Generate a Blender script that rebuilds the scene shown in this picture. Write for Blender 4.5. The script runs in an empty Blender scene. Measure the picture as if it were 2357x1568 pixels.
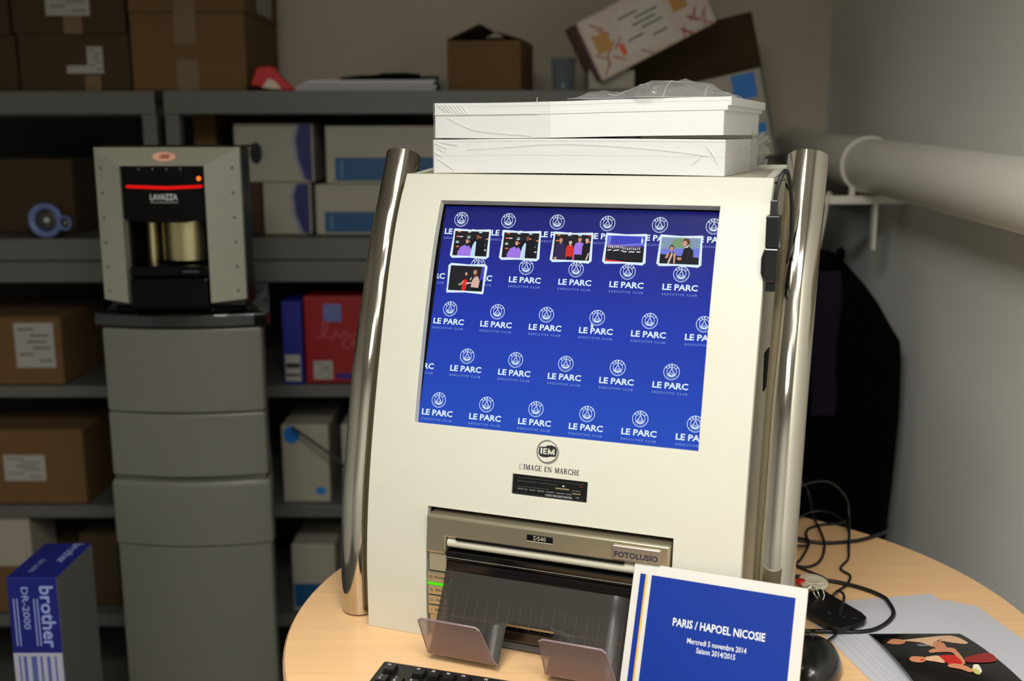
import bpy, bmesh, math, random
import numpy as np
from mathutils import Matrix, Vector
random.seed(7)
sc = bpy.context.scene
COL = sc.collection
pi = math.pi

# ------------------------------------------------------------------ camera
TAB = 0.74                                   # table top height
CAMZ = TAB + 0.657
PITCH, ROLL, FPX = 0.1911, -0.0018, 2430.0
camd = bpy.data.cameras.new('camera'); cam = bpy.data.objects.new('camera', camd); COL.objects.link(cam)
camd.sensor_width = 36.0; camd.lens = FPX / 2357 * 36.0; camd.sensor_fit = 'HORIZONTAL'
camd.clip_start = 0.02; camd.clip_end = 30
cam.location = (0, 0, CAMZ)
cam.rotation_euler = (Matrix.Rotation(pi/2 - PITCH, 3, 'X') @ Matrix.Rotation(-ROLL*-1, 3, 'Z')).to_euler()
camd.dof.use_dof = True; camd.dof.focus_distance = 1.38; camd.dof.aperture_fstop = 2.9
sc.camera = cam
sc.view_settings.view_transform = 'Standard'; sc.view_settings.look = 'None'
sc.view_settings.gamma = 1.0; sc.view_settings.use_curve_mapping = False
sc.view_settings.exposure = 0.0

# ------------------------------------------------------------------ world, ceiling lamp and added fill lights
world = bpy.data.worlds.new('room_ambient'); sc.world = world; world.use_nodes = True
world.node_tree.nodes['Background'].inputs[0].default_value = (1.0, 0.93, 0.8, 1)
world.node_tree.nodes['Background'].inputs[1].default_value = 0.0
def area(name, loc, rot, sx, sy, power, col, spread):
    d = bpy.data.lights.new(name, 'AREA'); d.shape = 'RECTANGLE'; d.size = sx; d.size_y = sy
    d.energy = power; d.color = col; d.spread = spread
    o = bpy.data.objects.new(name, d); COL.objects.link(o); o.location = loc; o.rotation_euler = rot
    return o
area('ceiling_lamp_light', (-0.18, 0.50, 2.08), (0, 0, 0), 0.50, 0.50, 19.0, (1.0, 0.985, 0.945), math.radians(172))
area('rear_fill_light', (-0.30, -0.65, 2.08), (0, 0, 0), 0.56, 0.56, 14.0, (1.0, 0.985, 0.945), math.radians(165))  # added fill light behind the camera, also brightens the tube reflections
area('side_fill_light', (0.36, -0.10, 2.08), (0, 0, 0), 0.50, 0.50, 15.0, (1.0, 0.985, 0.945), math.radians(165))  # added fill light to brighten the right wall and pipe

# ------------------------------------------------------------------ projection helpers (to set real positions)
_f = np.array([0, math.cos(PITCH), -math.sin(PITCH)]); _u = np.array([0, math.sin(PITCH), math.cos(PITCH)]); _r = np.array([1., 0, 0])
_rt = _r*math.cos(ROLL) + _u*math.sin(ROLL); _up = -_r*math.sin(ROLL) + _u*math.cos(ROLL)
_O = np.array([0, 0, CAMZ])
def _ray(px, py): return _f + _rt*(px-1178.5)/FPX - _up*(py-784)/FPX
def onY(px, py, Y):
    d = _ray(px, py); return Vector(_O + d*(Y/d[1]))
def onz(px, py, z=TAB):
    d = _ray(px, py); return Vector(_O + d*((z-CAMZ)/d[2]))

# ------------------------------------------------------------------ materials
MATS = {}
def mat(name, col, rough=0.5, metal=0.0, spec=0.5, var=0.0, vscale=30.0, emit=None, estr=0.0, coat=0.0, bump=0.0, bscale=200.0, alpha=1.0, trans=0.0, aniso=None):
    if name in MATS: return MATS[name]
    m = bpy.data.materials.new(name); m.use_nodes = True; nt = m.node_tree; b = nt.nodes['Principled BSDF']
    c = tuple(((x/255)/12.92 if x/255 <= .04045 else ((x/255+.055)/1.055)**2.4) for x in col) + (1,)
    b.inputs['Base Color'].default_value = c
    b.inputs['Roughness'].default_value = rough; b.inputs['Metallic'].default_value = metal
    b.inputs['Specular IOR Level'].default_value = spec
    if coat: b.inputs['Coat Weight'].default_value = coat; b.inputs['Coat Roughness'].default_value = 0.08
    if alpha < 1: b.inputs['Alpha'].default_value = alpha
    if trans: b.inputs['Transmission Weight'].default_value = trans
    tc = nt.nodes.new('ShaderNodeTexCoord')
    if var or True:
        v = var if var else 0.02
        n = nt.nodes.new('ShaderNodeTexNoise'); n.inputs['Scale'].default_value = vscale; n.inputs['Detail'].default_value = 4
        if aniso:
            mp = nt.nodes.new('ShaderNodeMapping'); mp.inputs['Scale'].default_value = aniso
            nt.links.new(tc.outputs['Object'], mp.inputs['Vector']); nt.links.new(mp.outputs[0], n.inputs['Vector'])
        else: nt.links.new(tc.outputs['Object'], n.inputs['Vector'])
        mx = nt.nodes.new('ShaderNodeMix'); mx.data_type = 'RGBA'
        mx.inputs['A'].default_value = tuple(x*(1-v) for x in c[:3]) + (1,)
        mx.inputs['B'].default_value = tuple(min(1, x*(1+v)) for x in c[:3]) + (1,)
        nt.links.new(n.outputs['Fac'], mx.inputs['Factor']); nt.links.new(mx.outputs['Result'], b.inputs['Base Color'])
    if bump:
        n2 = nt.nodes.new('ShaderNodeTexNoise'); n2.inputs['Scale'].default_value = bscale; n2.inputs['Detail'].default_value = 6
        nt.links.new(tc.outputs['Object'], n2.inputs['Vector'])
        bp = nt.nodes.new('ShaderNodeBump'); bp.inputs['Strength'].default_value = bump; bp.inputs['Distance'].default_value = 0.002
        nt.links.new(n2.outputs['Fac'], bp.inputs['Height']); nt.links.new(bp.outputs[0], b.inputs['Normal'])
    if emit:
        e = tuple(((x/255)/12.92 if x/255 <= .04045 else ((x/255+.055)/1.055)**2.4) for x in emit) + (1,)
        b.inputs['Emission Color'].default_value = e; b.inputs['Emission Strength'].default_value = estr
    MATS[name] = m; return m

cream = mat('cream_enamel', (206, 204, 188), 0.42, bump=0.05, bscale=900)
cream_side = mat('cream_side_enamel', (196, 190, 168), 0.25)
wallm = mat('white_painted_plaster', (236, 236, 230), 0.75, var=0.04, vscale=3, bump=0.15, bscale=120)
wallb = mat('beige_painted_plaster', (216, 204, 184), 0.75, var=0.04, vscale=3, bump=0.15, bscale=120)
floorm = mat('grey_lino', (95, 92, 86), 0.5, var=0.15, vscale=8)
ceilm = mat('ceiling_tile', (205, 203, 195), 0.9)
beech = mat('beech_laminate', (234, 190, 140), 0.34, var=0.13, vscale=5, aniso=(1.0, 22, 22))
beech_edge = mat('beech_edge_band', (214, 176, 130), 0.4)
steel_grey = mat('grey_shelf_enamel', (88, 88, 84), 0.45)
chrome = mat('polished_steel', (200, 194, 180), 0.09, metal=1.0, bump=0.02, bscale=40)
black = mat('black_plastic', (10, 10, 11), 0.35)
black_gloss = mat('glossy_black_plastic', (6, 6, 7), 0.12, coat=0.5)
dark = mat('matte_black', (4, 4, 4), 0.8, spec=0.2)
rubber = mat('black_cable_rubber', (12, 12, 12), 0.42)
fabric = mat('black_fabric', (4, 4, 5), 0.95, spec=0.05, bump=0.3, bscale=400)
lining = mat('dark_purple_lining', (28, 20, 34), 0.8, spec=0.1)
white_paper = mat('white_paper', (190, 190, 196), 0.6, var=0.02)
ream_paper = mat('paper_edges', (226, 225, 222), 0.7, var=0.05, vscale=300, aniso=(0.3, 0.3, 6))
print_champ = mat('champagne_plastic', (184, 176, 152), 0.27, metal=0.8)
print_grey = mat('warm_grey_plastic', (150, 142, 116), 0.4)
silver = mat('silver_plastic', (190, 186, 172), 0.3, metal=0.6)
roller = mat('white_roller', (205, 200, 180), 0.45)
smoke = mat('smoked_acrylic', (66, 61, 58), 0.22, alpha=0.70)
smoke_edge = mat('acrylic_edge', (150, 130, 132), 0.25, alpha=0.9)
card_brown = mat('brown_cardboard', (100, 72, 36), 0.85, var=0.06, vscale=12, bump=0.1, bscale=60)
card_dark = mat('dark_cardboard', (62, 46, 24), 0.9, var=0.06, vscale=12)
tape = mat('packing_tape', (112, 88, 58), 0.35)
labelm = mat('white_label', (158, 154, 146), 0.6)
ink = mat('black_ink', (18, 18, 20), 0.6)
grey_ink = mat('grey_ink', (84, 84, 86), 0.6)
white_ink = mat('white_ink', (225, 225, 225), 0.5)
red = mat('red_plastic', (190, 22, 20), 0.45)
red_card = mat('red_card', (142, 8, 10), 0.5)
blue_card = mat('blue_card', (24, 30, 126), 0.5)
navy = mat('navy_card', (22, 28, 92), 0.5)
teal_card = mat('teal_blue_card', (12, 74, 118), 0.5)
skyblue = mat('sky_blue_card', (24, 110, 190), 0.5)
white_box = mat('white_carton', (156, 150, 134), 0.6, var=0.03, vscale=5)
grey_box = mat('grey_carton', (84, 84, 80), 0.7)
machine_grey = mat('grey_machine_plastic', (142, 141, 124), 0.4)
cabinet_grey = mat('grey_cabinet_plastic', (102, 102, 92), 0.42)
pipe_white = mat('painted_pipe', (232, 228, 214), 0.38, var=0.04, vscale=10, bump=0.1, bscale=50)
brushed = mat('brushed_steel', (180, 170, 130), 0.3, metal=1.0)

def emis(name, col, strength=1.0):
    if name in MATS: return MATS[name]
    m = bpy.data.materials.new(name); m.use_nodes = True; nt = m.node_tree; b = nt.nodes['Principled BSDF']
    c = tuple(((x/255)/12.92 if x/255 <= .04045 else ((x/255+.055)/1.055)**2.4) for x in col) + (1,)
    b.inputs['Base Color'].default_value = (0.01, 0.01, 0.012, 1); b.inputs['Roughness'].default_value = 0.3; b.inputs['Specular IOR Level'].default_value = 0.03
    tc = nt.nodes.new('ShaderNodeTexCoord'); n = nt.nodes.new('ShaderNodeTexNoise'); n.inputs['Scale'].default_value = 20
    nt.links.new(tc.outputs['Object'], n.inputs['Vector'])
    mx = nt.nodes.new('ShaderNodeMix'); mx.data_type = 'RGBA'
    mx.inputs['A'].default_value = tuple(x*.98 for x in c[:3]) + (1,); mx.inputs['B'].default_value = c
    nt.links.new(n.outputs['Fac'], mx.inputs['Factor']); nt.links.new(mx.outputs['Result'], b.inputs['Emission Color'])
    b.inputs['Emission Strength'].default_value = strength
    MATS[name] = m; return m
scr_white = emis('screen_white', (222, 240, 255), 1.0)
scr_dim = emis('screen_pale_blue', (140, 165, 222), 1.0)
scr_edge = emis('screen_black', (3, 4, 14), 1.0)
# blue wallpaper shown on the screen (bright blue at the bottom to dark blue at the top)
m = bpy.data.materials.new('screen_wallpaper'); m.use_nodes = True; nt = m.node_tree; b = nt.nodes['Principled BSDF']
b.inputs['Base Color'].default_value = (0.01, 0.01, 0.012, 1); b.inputs['Roughness'].default_value = 0.3; b.inputs['Specular IOR Level'].default_value = 0.03
tc = nt.nodes.new('ShaderNodeTexCoord'); sp = nt.nodes.new('ShaderNodeSeparateXYZ'); nt.links.new(tc.outputs['Object'], sp.inputs[0])
mr = nt.nodes.new('ShaderNodeMapRange'); mr.inputs['From Min'].default_value = 0.30; mr.inputs['From Max'].default_value = 0.58
nt.links.new(sp.outputs['Z'], mr.inputs['Value'])
cr = nt.nodes.new('ShaderNodeValToRGB'); nt.links.new(mr.outputs[0], cr.inputs[0])
def lin(c): return tuple(((x/255)/12.92 if x/255 <= .04045 else ((x/255+.055)/1.055)**2.4) for x in c) + (1,)
e = cr.color_ramp.elements; e[0].position = 0.0; e[0].color = lin((28, 74, 190)); e[1].position = 1.0; e[1].color = lin((20, 22, 90))
k = cr.color_ramp.elements.new(0.45); k.color = lin((26, 54, 176)); k = cr.color_ramp.elements.new(0.78); k.color = lin((26, 32, 136))
nt.links.new(cr.outputs[0], b.inputs['Emission Color']); b.inputs['Emission Strength'].default_value = 0.92
wallpaper = m; MATS['screen_wallpaper'] = m
# thin clear wrapping film: mostly see-through, glossy wrinkles
def film(name, fac, bump):
    m = bpy.data.materials.new(name); m.use_nodes = True; nt = m.node_tree
    for n in list(nt.nodes):
        if n.type == 'BSDF_PRINCIPLED': nt.nodes.remove(n)
    out = nt.nodes['Material Output']
    tr = nt.nodes.new('ShaderNodeBsdfTransparent'); gl = nt.nodes.new('ShaderNodeBsdfGlossy'); gl.inputs['Roughness'].default_value = 0.12
    df = nt.nodes.new('ShaderNodeBsdfDiffuse'); df.inputs['Color'].default_value = (.8, .8, .8, 1)
    tc = nt.nodes.new('ShaderNodeTexCoord'); no = nt.nodes.new('ShaderNodeTexNoise'); no.inputs['Scale'].default_value = 38; no.inputs['Detail'].default_value = 6
    nt.links.new(tc.outputs['Object'], no.inputs['Vector'])
    bp = nt.nodes.new('ShaderNodeBump'); bp.inputs['Strength'].default_value = bump; bp.inputs['Distance'].default_value = 0.01
    nt.links.new(no.outputs['Fac'], bp.inputs['Height']); nt.links.new(bp.outputs[0], gl.inputs['Normal'])
    fr = nt.nodes.new('ShaderNodeValue'); fr.outputs[0].default_value = bump*.16
    m1 = nt.nodes.new('ShaderNodeMixShader'); m2 = nt.nodes.new('ShaderNodeMixShader')
    m1.inputs[0].default_value = fac; nt.links.new(tr.outputs[0], m1.inputs[1]); nt.links.new(df.outputs[0], m1.inputs[2])
    nt.links.new(fr.outputs[0], m2.inputs[0]); nt.links.new(m1.outputs[0], m2.inputs[1]); nt.links.new(gl.outputs[0], m2.inputs[2])
    nt.links.new(m2.outputs[0], out.inputs['Surface']); MATS[name] = m; return m
clear_film = film('clear_wrap_film', 0.08, 0.35)
clear_film2 = film('wrinkled_wrap_film', 0.20, 1.4)

# ------------------------------------------------------------------ mesh builder
class MB:
    def __init__(s): s.v = []; s.f = []; s.m = []; s.sm = []
    def add(s, verts, faces, mi=0, M=None, smooth=False):
        o = len(s.v)
        for p in verts: s.v.append(tuple(M @ Vector(p)) if M is not None else tuple(p))
        for f in faces: s.f.append([i+o for i in f]); s.m.append(mi); s.sm.append(smooth)
        return s
    def box(s, x0, x1, y0, y1, z0, z1, mi=0, M=None):
        v = [(x0,y0,z0),(x1,y0,z0),(x1,y1,z0),(x0,y1,z0),(x0,y0,z1),(x1,y0,z1),(x1,y1,z1),(x0,y1,z1)]
        return s.add(v, [(3,2,1,0),(4,5,6,7),(0,1,5,4),(1,2,6,5),(2,3,7,6),(3,0,4,7)], mi, M)
    def prism(s, pts, d0, d1, mi=0, M=None, axis='z', smooth=False):
        # polygon pts (a,b) extruded d0..d1; axis z: (a,b,d) ; y: (a,d,b) ; x: (d,a,b)
        def P(a, b, d): return (a, b, d) if axis == 'z' else ((a, d, b) if axis == 'y' else (d, a, b))
        n = len(pts); v = [P(a, b, d0) for a, b in pts] + [P(a, b, d1) for a, b in pts]
        f = [tuple(range(n))[::-1], tuple(range(n, 2*n))] + [(i, (i+1) % n, (i+1) % n+n, i+n) for i in range(n)]
        return s.add(v, f, mi, M, smooth)
    def tube(s, pts, r, n=10, mi=0, M=None, cap=True, closed=False):
        P = [Vector(p) for p in pts]; N = len(P); vs = []; prev = None
        for i in range(N):
            t = (P[(i+1) % N] - P[i-1]) if closed else (P[min(i+1, N-1)] - P[max(i-1, 0)])
            t.normalize()
            if prev is None:
                a = Vector((0, 0, 1)) if abs(t.z) < .9 else Vector((1, 0, 0)); u = t.cross(a).normalized()
            else: u = (prev - t*prev.dot(t)).normalized()
            prev = u; w = t.cross(u); rr = r[i] if hasattr(r, '__len__') else r
            for k in range(n):
                a = 2*pi*k/n; vs.append(P[i] + (u*math.cos(a)+w*math.sin(a))*rr)
        fs = []
        for i in range(N if closed else N-1):
            j = (i+1) % N
            for k in range(n): fs.append((i*n+k, i*n+(k+1) % n, j*n+(k+1) % n, j*n+k))
        s.add(vs, fs, mi, M, True)
        if cap and not closed:
            o = len(s.v) - len(vs); b0 = len(s.v); s.v += s.v[o:o+n]; s.f.append([b0+k for k in range(n)][::-1]); s.m.append(mi); s.sm.append(False)
            b0 = len(s.v); s.v += s.v[o+(N-1)*n:o+N*n]; s.f.append([b0+k for k in range(n)]); s.m.append(mi); s.sm.append(False)
        return s
    def lathe(s, prof, n=32, mi=0, M=None, caps=True):
        vs = []; fs = []
        for r, z in prof:
            for k in range(n): vs.append((r*math.cos(2*pi*k/n), r*math.sin(2*pi*k/n), z))
        for i in range(len(prof)-1):
            for k in range(n): fs.append((i*n+k, i*n+(k+1) % n, (i+1)*n+(k+1) % n, (i+1)*n+k))
        s.add(vs, fs, mi, M, True)
        o = len(s.v) - len(vs)
        for i, rev in ((0, True), (len(prof)-1, False)):
            if caps and prof[i][0] > 1e-5:
                b0 = len(s.v); s.v += [s.v[o+i*n+k] for k in range(n)]; q = [b0+k for k in range(n)]; s.f.append(q[::-1] if rev else q); s.m.append(mi); s.sm.append(False)
        return s
    def grid(s, fn, nu, nv, mi=0, M=None, smooth=True, flip=False):
        v = [fn(i/nu, j/nv) for j in range(nv+1) for i in range(nu+1)]
        f = [(j*(nu+1)+i, j*(nu+1)+i+1, (j+1)*(nu+1)+i+1, (j+1)*(nu+1)+i) for j in range(nv) for i in range(nu)]
        if flip: f = [q[::-1] for q in f]
        return s.add(v, f, mi, M, smooth)
    def build(s, name, mats, parent=None, M=None, bevel=0.0, seg=2, sub=0):
        me = bpy.data.meshes.new(name); me.from_pydata(s.v, [], s.f)
        if not isinstance(mats, (list, tuple)): mats = [mats]
        for q in mats: me.materials.append(q)
        me.polygons.foreach_set('material_index', s.m); me.polygons.foreach_set('use_smooth', s.sm)
        me.validate(); me.update()
        o = bpy.data.objects.new(name, me); COL.objects.link(o)
        if parent is not None: o.parent = parent
        if M is not None: o.matrix_local = M
        if bevel:
            b = o.modifiers.new('bevel', 'BEVEL'); b.width = bevel; b.segments = seg; b.limit_method = 'ANGLE'; b.angle_limit = math.radians(40)
            b.harden_normals = False
        if sub:
            b = o.modifiers.new('sub', 'SUBSURF'); b.levels = sub; b.render_levels = sub
        return o

def text_mesh(string, size, spacing=1.0, align='CENTER', offset=0.0, shear=0.0):
    c = bpy.data.curves.new('t', 'FONT'); c.body = string; c.size = size; c.space_character = spacing
    c.align_x = align; c.align_y = 'CENTER'; c.offset = offset; c.resolution_u = 2; c.shear = shear; c.fill_mode = 'FRONT'
    o = bpy.data.objects.new('t', c); COL.objects.link(o)
    dg = bpy.context.evaluated_depsgraph_get()
    me = bpy.data.meshes.new_from_object(o.evaluated_get(dg))
    v = [tuple(p.co) for p in me.vertices]; f = [tuple(p.vertices) for p in me.polygons]
    bpy.data.objects.remove(o); bpy.data.curves.remove(c); bpy.data.meshes.remove(me)
    return v, f
def put_text(mb, string, size, M, mi=0, spacing=1.0, align='CENTER', offset=0.0, width=None, shear=0.0):
    v, f = text_mesh(string, size, spacing, align, offset, shear)
    if width and v:
        x0 = min(p[0] for p in v); x1 = max(p[0] for p in v); k = width/(x1-x0)
        v = [((p[0]-(x0+x1)/2)*k, p[1], p[2]) for p in v]
    mb.add(v, f, mi, M); return mb
def strip2d(pts, w):
    """flat ribbon of width w along 2d points -> verts, faces (z=0)"""
    vs = []; fs = []; n = len(pts)
    for i, (x, y) in enumerate(pts):
        a = pts[max(i-1, 0)]; b = pts[min(i+1, n-1)]; dx, dy = b[0]-a[0], b[1]-a[1]; L = math.hypot(dx, dy) or 1
        ww = w[i] if hasattr(w, '__len__') else w
        vs += [(x-dy/L*ww/2, y+dx/L*ww/2, 0), (x+dy/L*ww/2, y-dx/L*ww/2, 0)]
    for i in range(n-1): fs.append((2*i, 2*i+1, 2*i+3, 2*i+2))
    return vs, fs
def arc2d(cx, cy, r, a0, a1, n=24): return [(cx+r*math.cos(a0+(a1-a0)*i/n), cy+r*math.sin(a0+(a1-a0)*i/n)) for i in range(n+1)]
def disc(cx, cy, rx, ry=None, n=20, z=0.0):
    ry = ry or rx
    return [(cx+rx*math.cos(2*pi*i/n), cy+ry*math.sin(2*pi*i/n), z) for i in range(n)], [tuple(range(n))]

def tag(o, label, cat, group=None):
    o['label'] = label; o['category'] = cat
    if group: o['group'] = group
    return o
def thing(name, label, cat, M, group=None):
    o = bpy.data.objects.new(name, None); COL.objects.link(o); o.empty_display_size = 0.05
    o.matrix_world = M; return tag(o, label, cat, group)
def T(x, y, z): return Matrix.Translation((x, y, z))
def RX(a): return Matrix.Rotation(a, 4, 'X')
def RY(a): return Matrix.Rotation(a, 4, 'Y')
def RZ(a): return Matrix.Rotation(a, 4, 'Z')
def struct(o, label=None):
    o['kind'] = 'structure'
    return o
def spline(pts, n=8):
    P = [Vector(p) for p in pts]; out = []
    for i in range(len(P)-1):
        p0 = P[max(i-1, 0)]; p1 = P[i]; p2 = P[i+1]; p3 = P[min(i+2, len(P)-1)]
        for k in range(n):
            t = k/n; out.append(0.5*((2*p1)+(-p0+p2)*t+(2*p0-5*p1+4*p2-p3)*t*t+(-p0+3*p1-3*p2+p3)*t**3))
    out.append(P[-1]); return out

# ------------------------------------------------------------------ the room
WX0, WX1, WY0, WY1, WZ = -2.6, 0.87, -1.7, 2.98, 2.12
struct(MB().box(WX0-.1, WX1+.1, WY0-.1, WY1+.1, -.1, 0).build('floor', floorm))
struct(MB().box(WX0-.1, WX1+.1, WY0-.1, WY1+.1, WZ, WZ+.1).build('ceiling', ceilm))
struct(MB().box(WX0-.1, WX1+.1, WY1, WY1+.1, 0, WZ).build('wall_back', wallb))
struct(MB().box(WX0-.1, WX0, WY0, WY1, 0, WZ).build('wall_left', wallm))
struct(MB().box(WX1, WX1+.1, WY0, WY1, 0, WZ).build('wall_right', wallm))
struct(MB().box(WX0-.1, WX1+.1, WY0-.1, WY0, 0, WZ).build('wall_front', wallm))

# ------------------------------------------------------------------ round table
TC = Vector((0.206, 1.352, 0)); TR_ = 0.510
t = thing('round_table', 'round beech laminate table under the photo kiosk', 'table', T(TC.x, TC.y, 0))
MB().lathe([(TR_-.003, TAB-.026), (TR_, TAB-.024), (TR_, TAB-.002), (TR_-.002, TAB)], 128).build('tabletop', beech, t)
MB().lathe([(TR_+.0003, TAB-.0235), (TR_+.0012, TAB-.022), (TR_+.0012, TAB-.004), (TR_+.0003, TAB-.0025)], 128).build('edge_band', beech_edge, t)
MB().lathe([(.04, .03), (.04, TAB-.026)], 32).build('pedestal', steel_grey, t)
fb = MB().lathe([(.26, 0), (.26, .012), (.05, .03), (.03, .03)], 64); fb.build('base', steel_grey, t)

# ------------------------------------------------------------------ photo kiosk
KA = 0.3638
KM = T(.0388, 1.2545, TAB) @ RZ(-KA)
XL, XR = -.2525, .2457
_pz = np.array([0, .05, .1, .148, .207, .324, .469, .503, .583, .607]); _py = np.array([0, 0, .0008, .0045, .0145, .0400, .0808, .0935, .1308, .1465])
_pc = np.polyfit(_pz, _py, 5)
def prof(z):
    if z < .06: return 0.0
    k = min(1, (z-.06)/.05); return float(np.polyval(_pc, z))*k
kiosk = thing('photo_kiosk', 'cream photo kiosk with a blue touch screen on the round table', 'kiosk', KM)
TILT = .3435; SX0, SX1, SZ0, SZ1 = -.0036-.1880, -.0036+.1888, .2856, .2856+.3045*math.cos(TILT)
def panel_mesh():
    holes = [(SX0, SX1, SZ0, SZ1), (-.0484, .0513, .2092, .2345), (-.1640, .1628, -1, .1797)]
    xs = sorted(set([XL, XR] + [h[0] for h in holes] + [h[1] for h in holes]))
    zs = sorted(set([0, .607] + [z for h in holes for z in h[2:] if z > 0] + [round(.02*i, 4) for i in range(1, 30) if min(abs(.02*i-q) for q in (SZ0, SZ1, .2092, .2345, .1797, .607)) > .006]))
    th = .013
    mb = MB(); nx, nz = len(xs), len(zs)
    def nrm(z):
        d = (prof(min(z+.004, .607))-prof(max(z-.004, 0)))/(min(z+.004, .607)-max(z-.004, 0)); L = math.hypot(1, d); return (1/L, -d/L)
    vf = [(x, prof(z), z) for z in zs for x in xs]
    vb = []
    for z in zs:
        ny, nz_ = nrm(z)
        for x in xs: vb.append((x, prof(z)+th*ny, max(z+th*nz_, 0) if z > 0 else 0))
    keep = {}
    for j in range(nz-1):
        for i in range(nx-1):
            cx, cz = (xs[i]+xs[i+1])/2, (zs[j]+zs[j+1])/2
            keep[i, j] = not any(h[0] < cx < h[1] and h[2] < cz < h[3] for h in holes)
    N = nx*nz; F = []
    for (i, j), k in keep.items():
        if not k: continue
        a, b, c, d = j*nx+i, j*nx+i+1, (j+1)*nx+i+1, (j+1)*nx+i
        F.append((a, b, c, d)); F.append((d+N, c+N, b+N, a+N))
        if not keep.get((i, j-1), False): F.append((a+N, b+N, b, a))
        if not keep.get((i, j+1), False): F.append((d, c, c+N, d+N))
        if not keep.get((i-1, j), False): F.append((a, d, d+N, a+N))
        if not keep.get((i+1, j), False): F.append((b+N, c+N, c, b))
    mb.add(vf+vb, F, 0, None, False); return mb
fp = panel_mesh().build('front_panel', cream, kiosk, bevel=.0009)
for p in fp.data.polygons: p.use_smooth = True
es = fp.modifiers.new('wn', 'WEIGHTED_NORMAL'); es.keep_sharp = True
# housing: side plates follow the curved front, top and back close it
hb = MB()
zz = [0, .05, .1] + [.13+.02*i for i in range(24)]
zz = [z for z in zz if z < .596] + [.596]
outline = [(prof(z)+.0135, z) for z in zz] + [(.48, .600), (.48, 0)]
for x0, x1 in ((XL+.004, XL+.008), (XR-.008, XR-.004)): hb.prism(outline, x0, x1, axis='x')
hb.prism([(.150, .6005), (.150, .6065), (.48, .6065), (.48, .600)], XL+.001, XR-.001, axis='x')
hb.box(XL+.008, XR-.008, .474, .48, 0, .606)
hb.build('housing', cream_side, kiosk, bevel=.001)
# raised strip at the back edge of the top
rg = MB().box(XL+.001, XR-.001, .468, .482, .6066, .6140)
rg.prism([(.160, .6066), (.235, .6135), (.468, .6135), (.468, .6066)], XL+.001, XL+.012, axis='x')
rg.prism([(.160, .6066), (.235, .6135), (.468, .6135), (.468, .6066)], XR-.012, XR-.001, axis='x')
rg.build('top_rim', cream, kiosk, bevel=.0015)
# bumpers between housing and tubes
def tube_pts(x, dy=0.0):
    q = [(.041, .004), (.0402, .034), (.0413, .083), (.0485, .162), (.061, .222), (.083, .318), (.1026, .380), (.1236, .438), (.1412, .490), (.1583, .531), (.1817, .577), (.2066, .6308)]
    return spline([(x, y+dy, z) for y, z in q], 6)
for x, dy, lb in ((-.287, 0, None), (.2795, -.004, None)):
    for zk, yk in ((.10, .042), (.50, .146)):
        xa, xb = (XL-.014, XL+.004) if x < 0 else (XR-.004, XR+.014)
        MB().box(xa, xb, yk+.006, yk+.022, zk-.008, zk+.008).build('tube_bracket', cream_side, kiosk)
    mb = MB().tube(tube_pts(x, dy), .0248, 48, cap=True); o = mb.build('chrome_tube', chrome, kiosk, bevel=.0012)
# screen
SM = Matrix(((1, 0, 0, -.0036), (0, math.sin(TILT), -math.cos(TILT), .0289), (0, math.cos(TILT), math.sin(TILT), .2856), (0, 0, 0, 1))) @ T(0, 0, -.0135)
sm_ = MB()
sm_.box(-.196, .196, -.012, .312, -.012, -.0012, 1, SM)
sm_.add([(-.1885, -.0015, 0), (.1885, -.0015, 0), (.1885, .3000, 0), (-.1885, .3000, 0)], [(0, 1, 2, 3)], 0, SM)
lg = MB()                                          # one logo, millimetres
for r, w, a0, a1 in ((9.8, .75, 0, 2*pi), (6.0, .65, 0, 2*pi), (7.9, .55, 1.18*pi, 1.44*pi), (7.9, .55, 1.50*pi, 1.82*pi)):
    v, f = strip2d(arc2d(0, 0, r, a0, a1, 40), w); lg.add(v, f, 0 if r != 7.9 else 1)
for sgn in (-1, 1):
    pts = [(sgn*.35, 5.4), (sgn*.8, 2.6), (sgn*2.0, .2), (sgn*4.0, -2.6), (sgn*5.0, -3.4)]
    v, f = strip2d(pts, [.5, .8, .9, 1.2, 1.0]); lg.add(v, f, 0)
v, f = strip2d(arc2d(0, -3.6, 2.1, -.3, pi+.3, 16), .6); lg.add(v, f, 0)
lg.add([(-4.2, -3.8, 0), (-1.9, -5.6, 0), (-2.6, -3.6, 0)], [(0, 1, 2)], 0)
lg.add([(4.2, -3.8, 0), (2.6, -3.6, 0), (1.9, -5.6, 0)], [(0, 1, 2)], 0)
v, f = strip2d(arc2d(0, 0, 5.1, 1.25*pi, 1.75*pi, 12), 1.4); lg.add(v, f, 0)
v, f = disc(0, -3.9, 1.2, 1.0); lg.add(v, f, 1)
for i, ch in enumerate('PARIS'):
    a = math.radians(90 + (2-i)*25); put_text(lg, ch, 3.7, T(7.9*math.cos(a), 7.9*math.sin(a), 0) @ RZ(a-pi/2), 0, offset=.12)
put_text(lg, 'LE PARC', 10.6, T(0, -17.6, 0), 0, offset=.30, width=44.5)
put_text(lg, 'EXECUTIVE CLUB', 3.9, T(0, -26.6, 0), 1, spacing=1.35, offset=.02, width=44)
cent = []
for v_, xs in ((281.5, [-163+68.6*i for i in range(6)]), (219, [-199+68.8*i for i in range(6)]), (157.3, [-162.7+68.45*i for i in range(6)]),
               (95.2, [-198+68.6*i for i in range(6)]), (33.8, [-162.2+68.5*i for i in range(6)])):
    for x in xs: cent.append((x, v_))
th_boxes = [(-144.5, 248), (-73, 248), (-1.5, 248), (69.5, 248.5), (140.5, 248.5), (-144.5, 200)]
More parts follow.
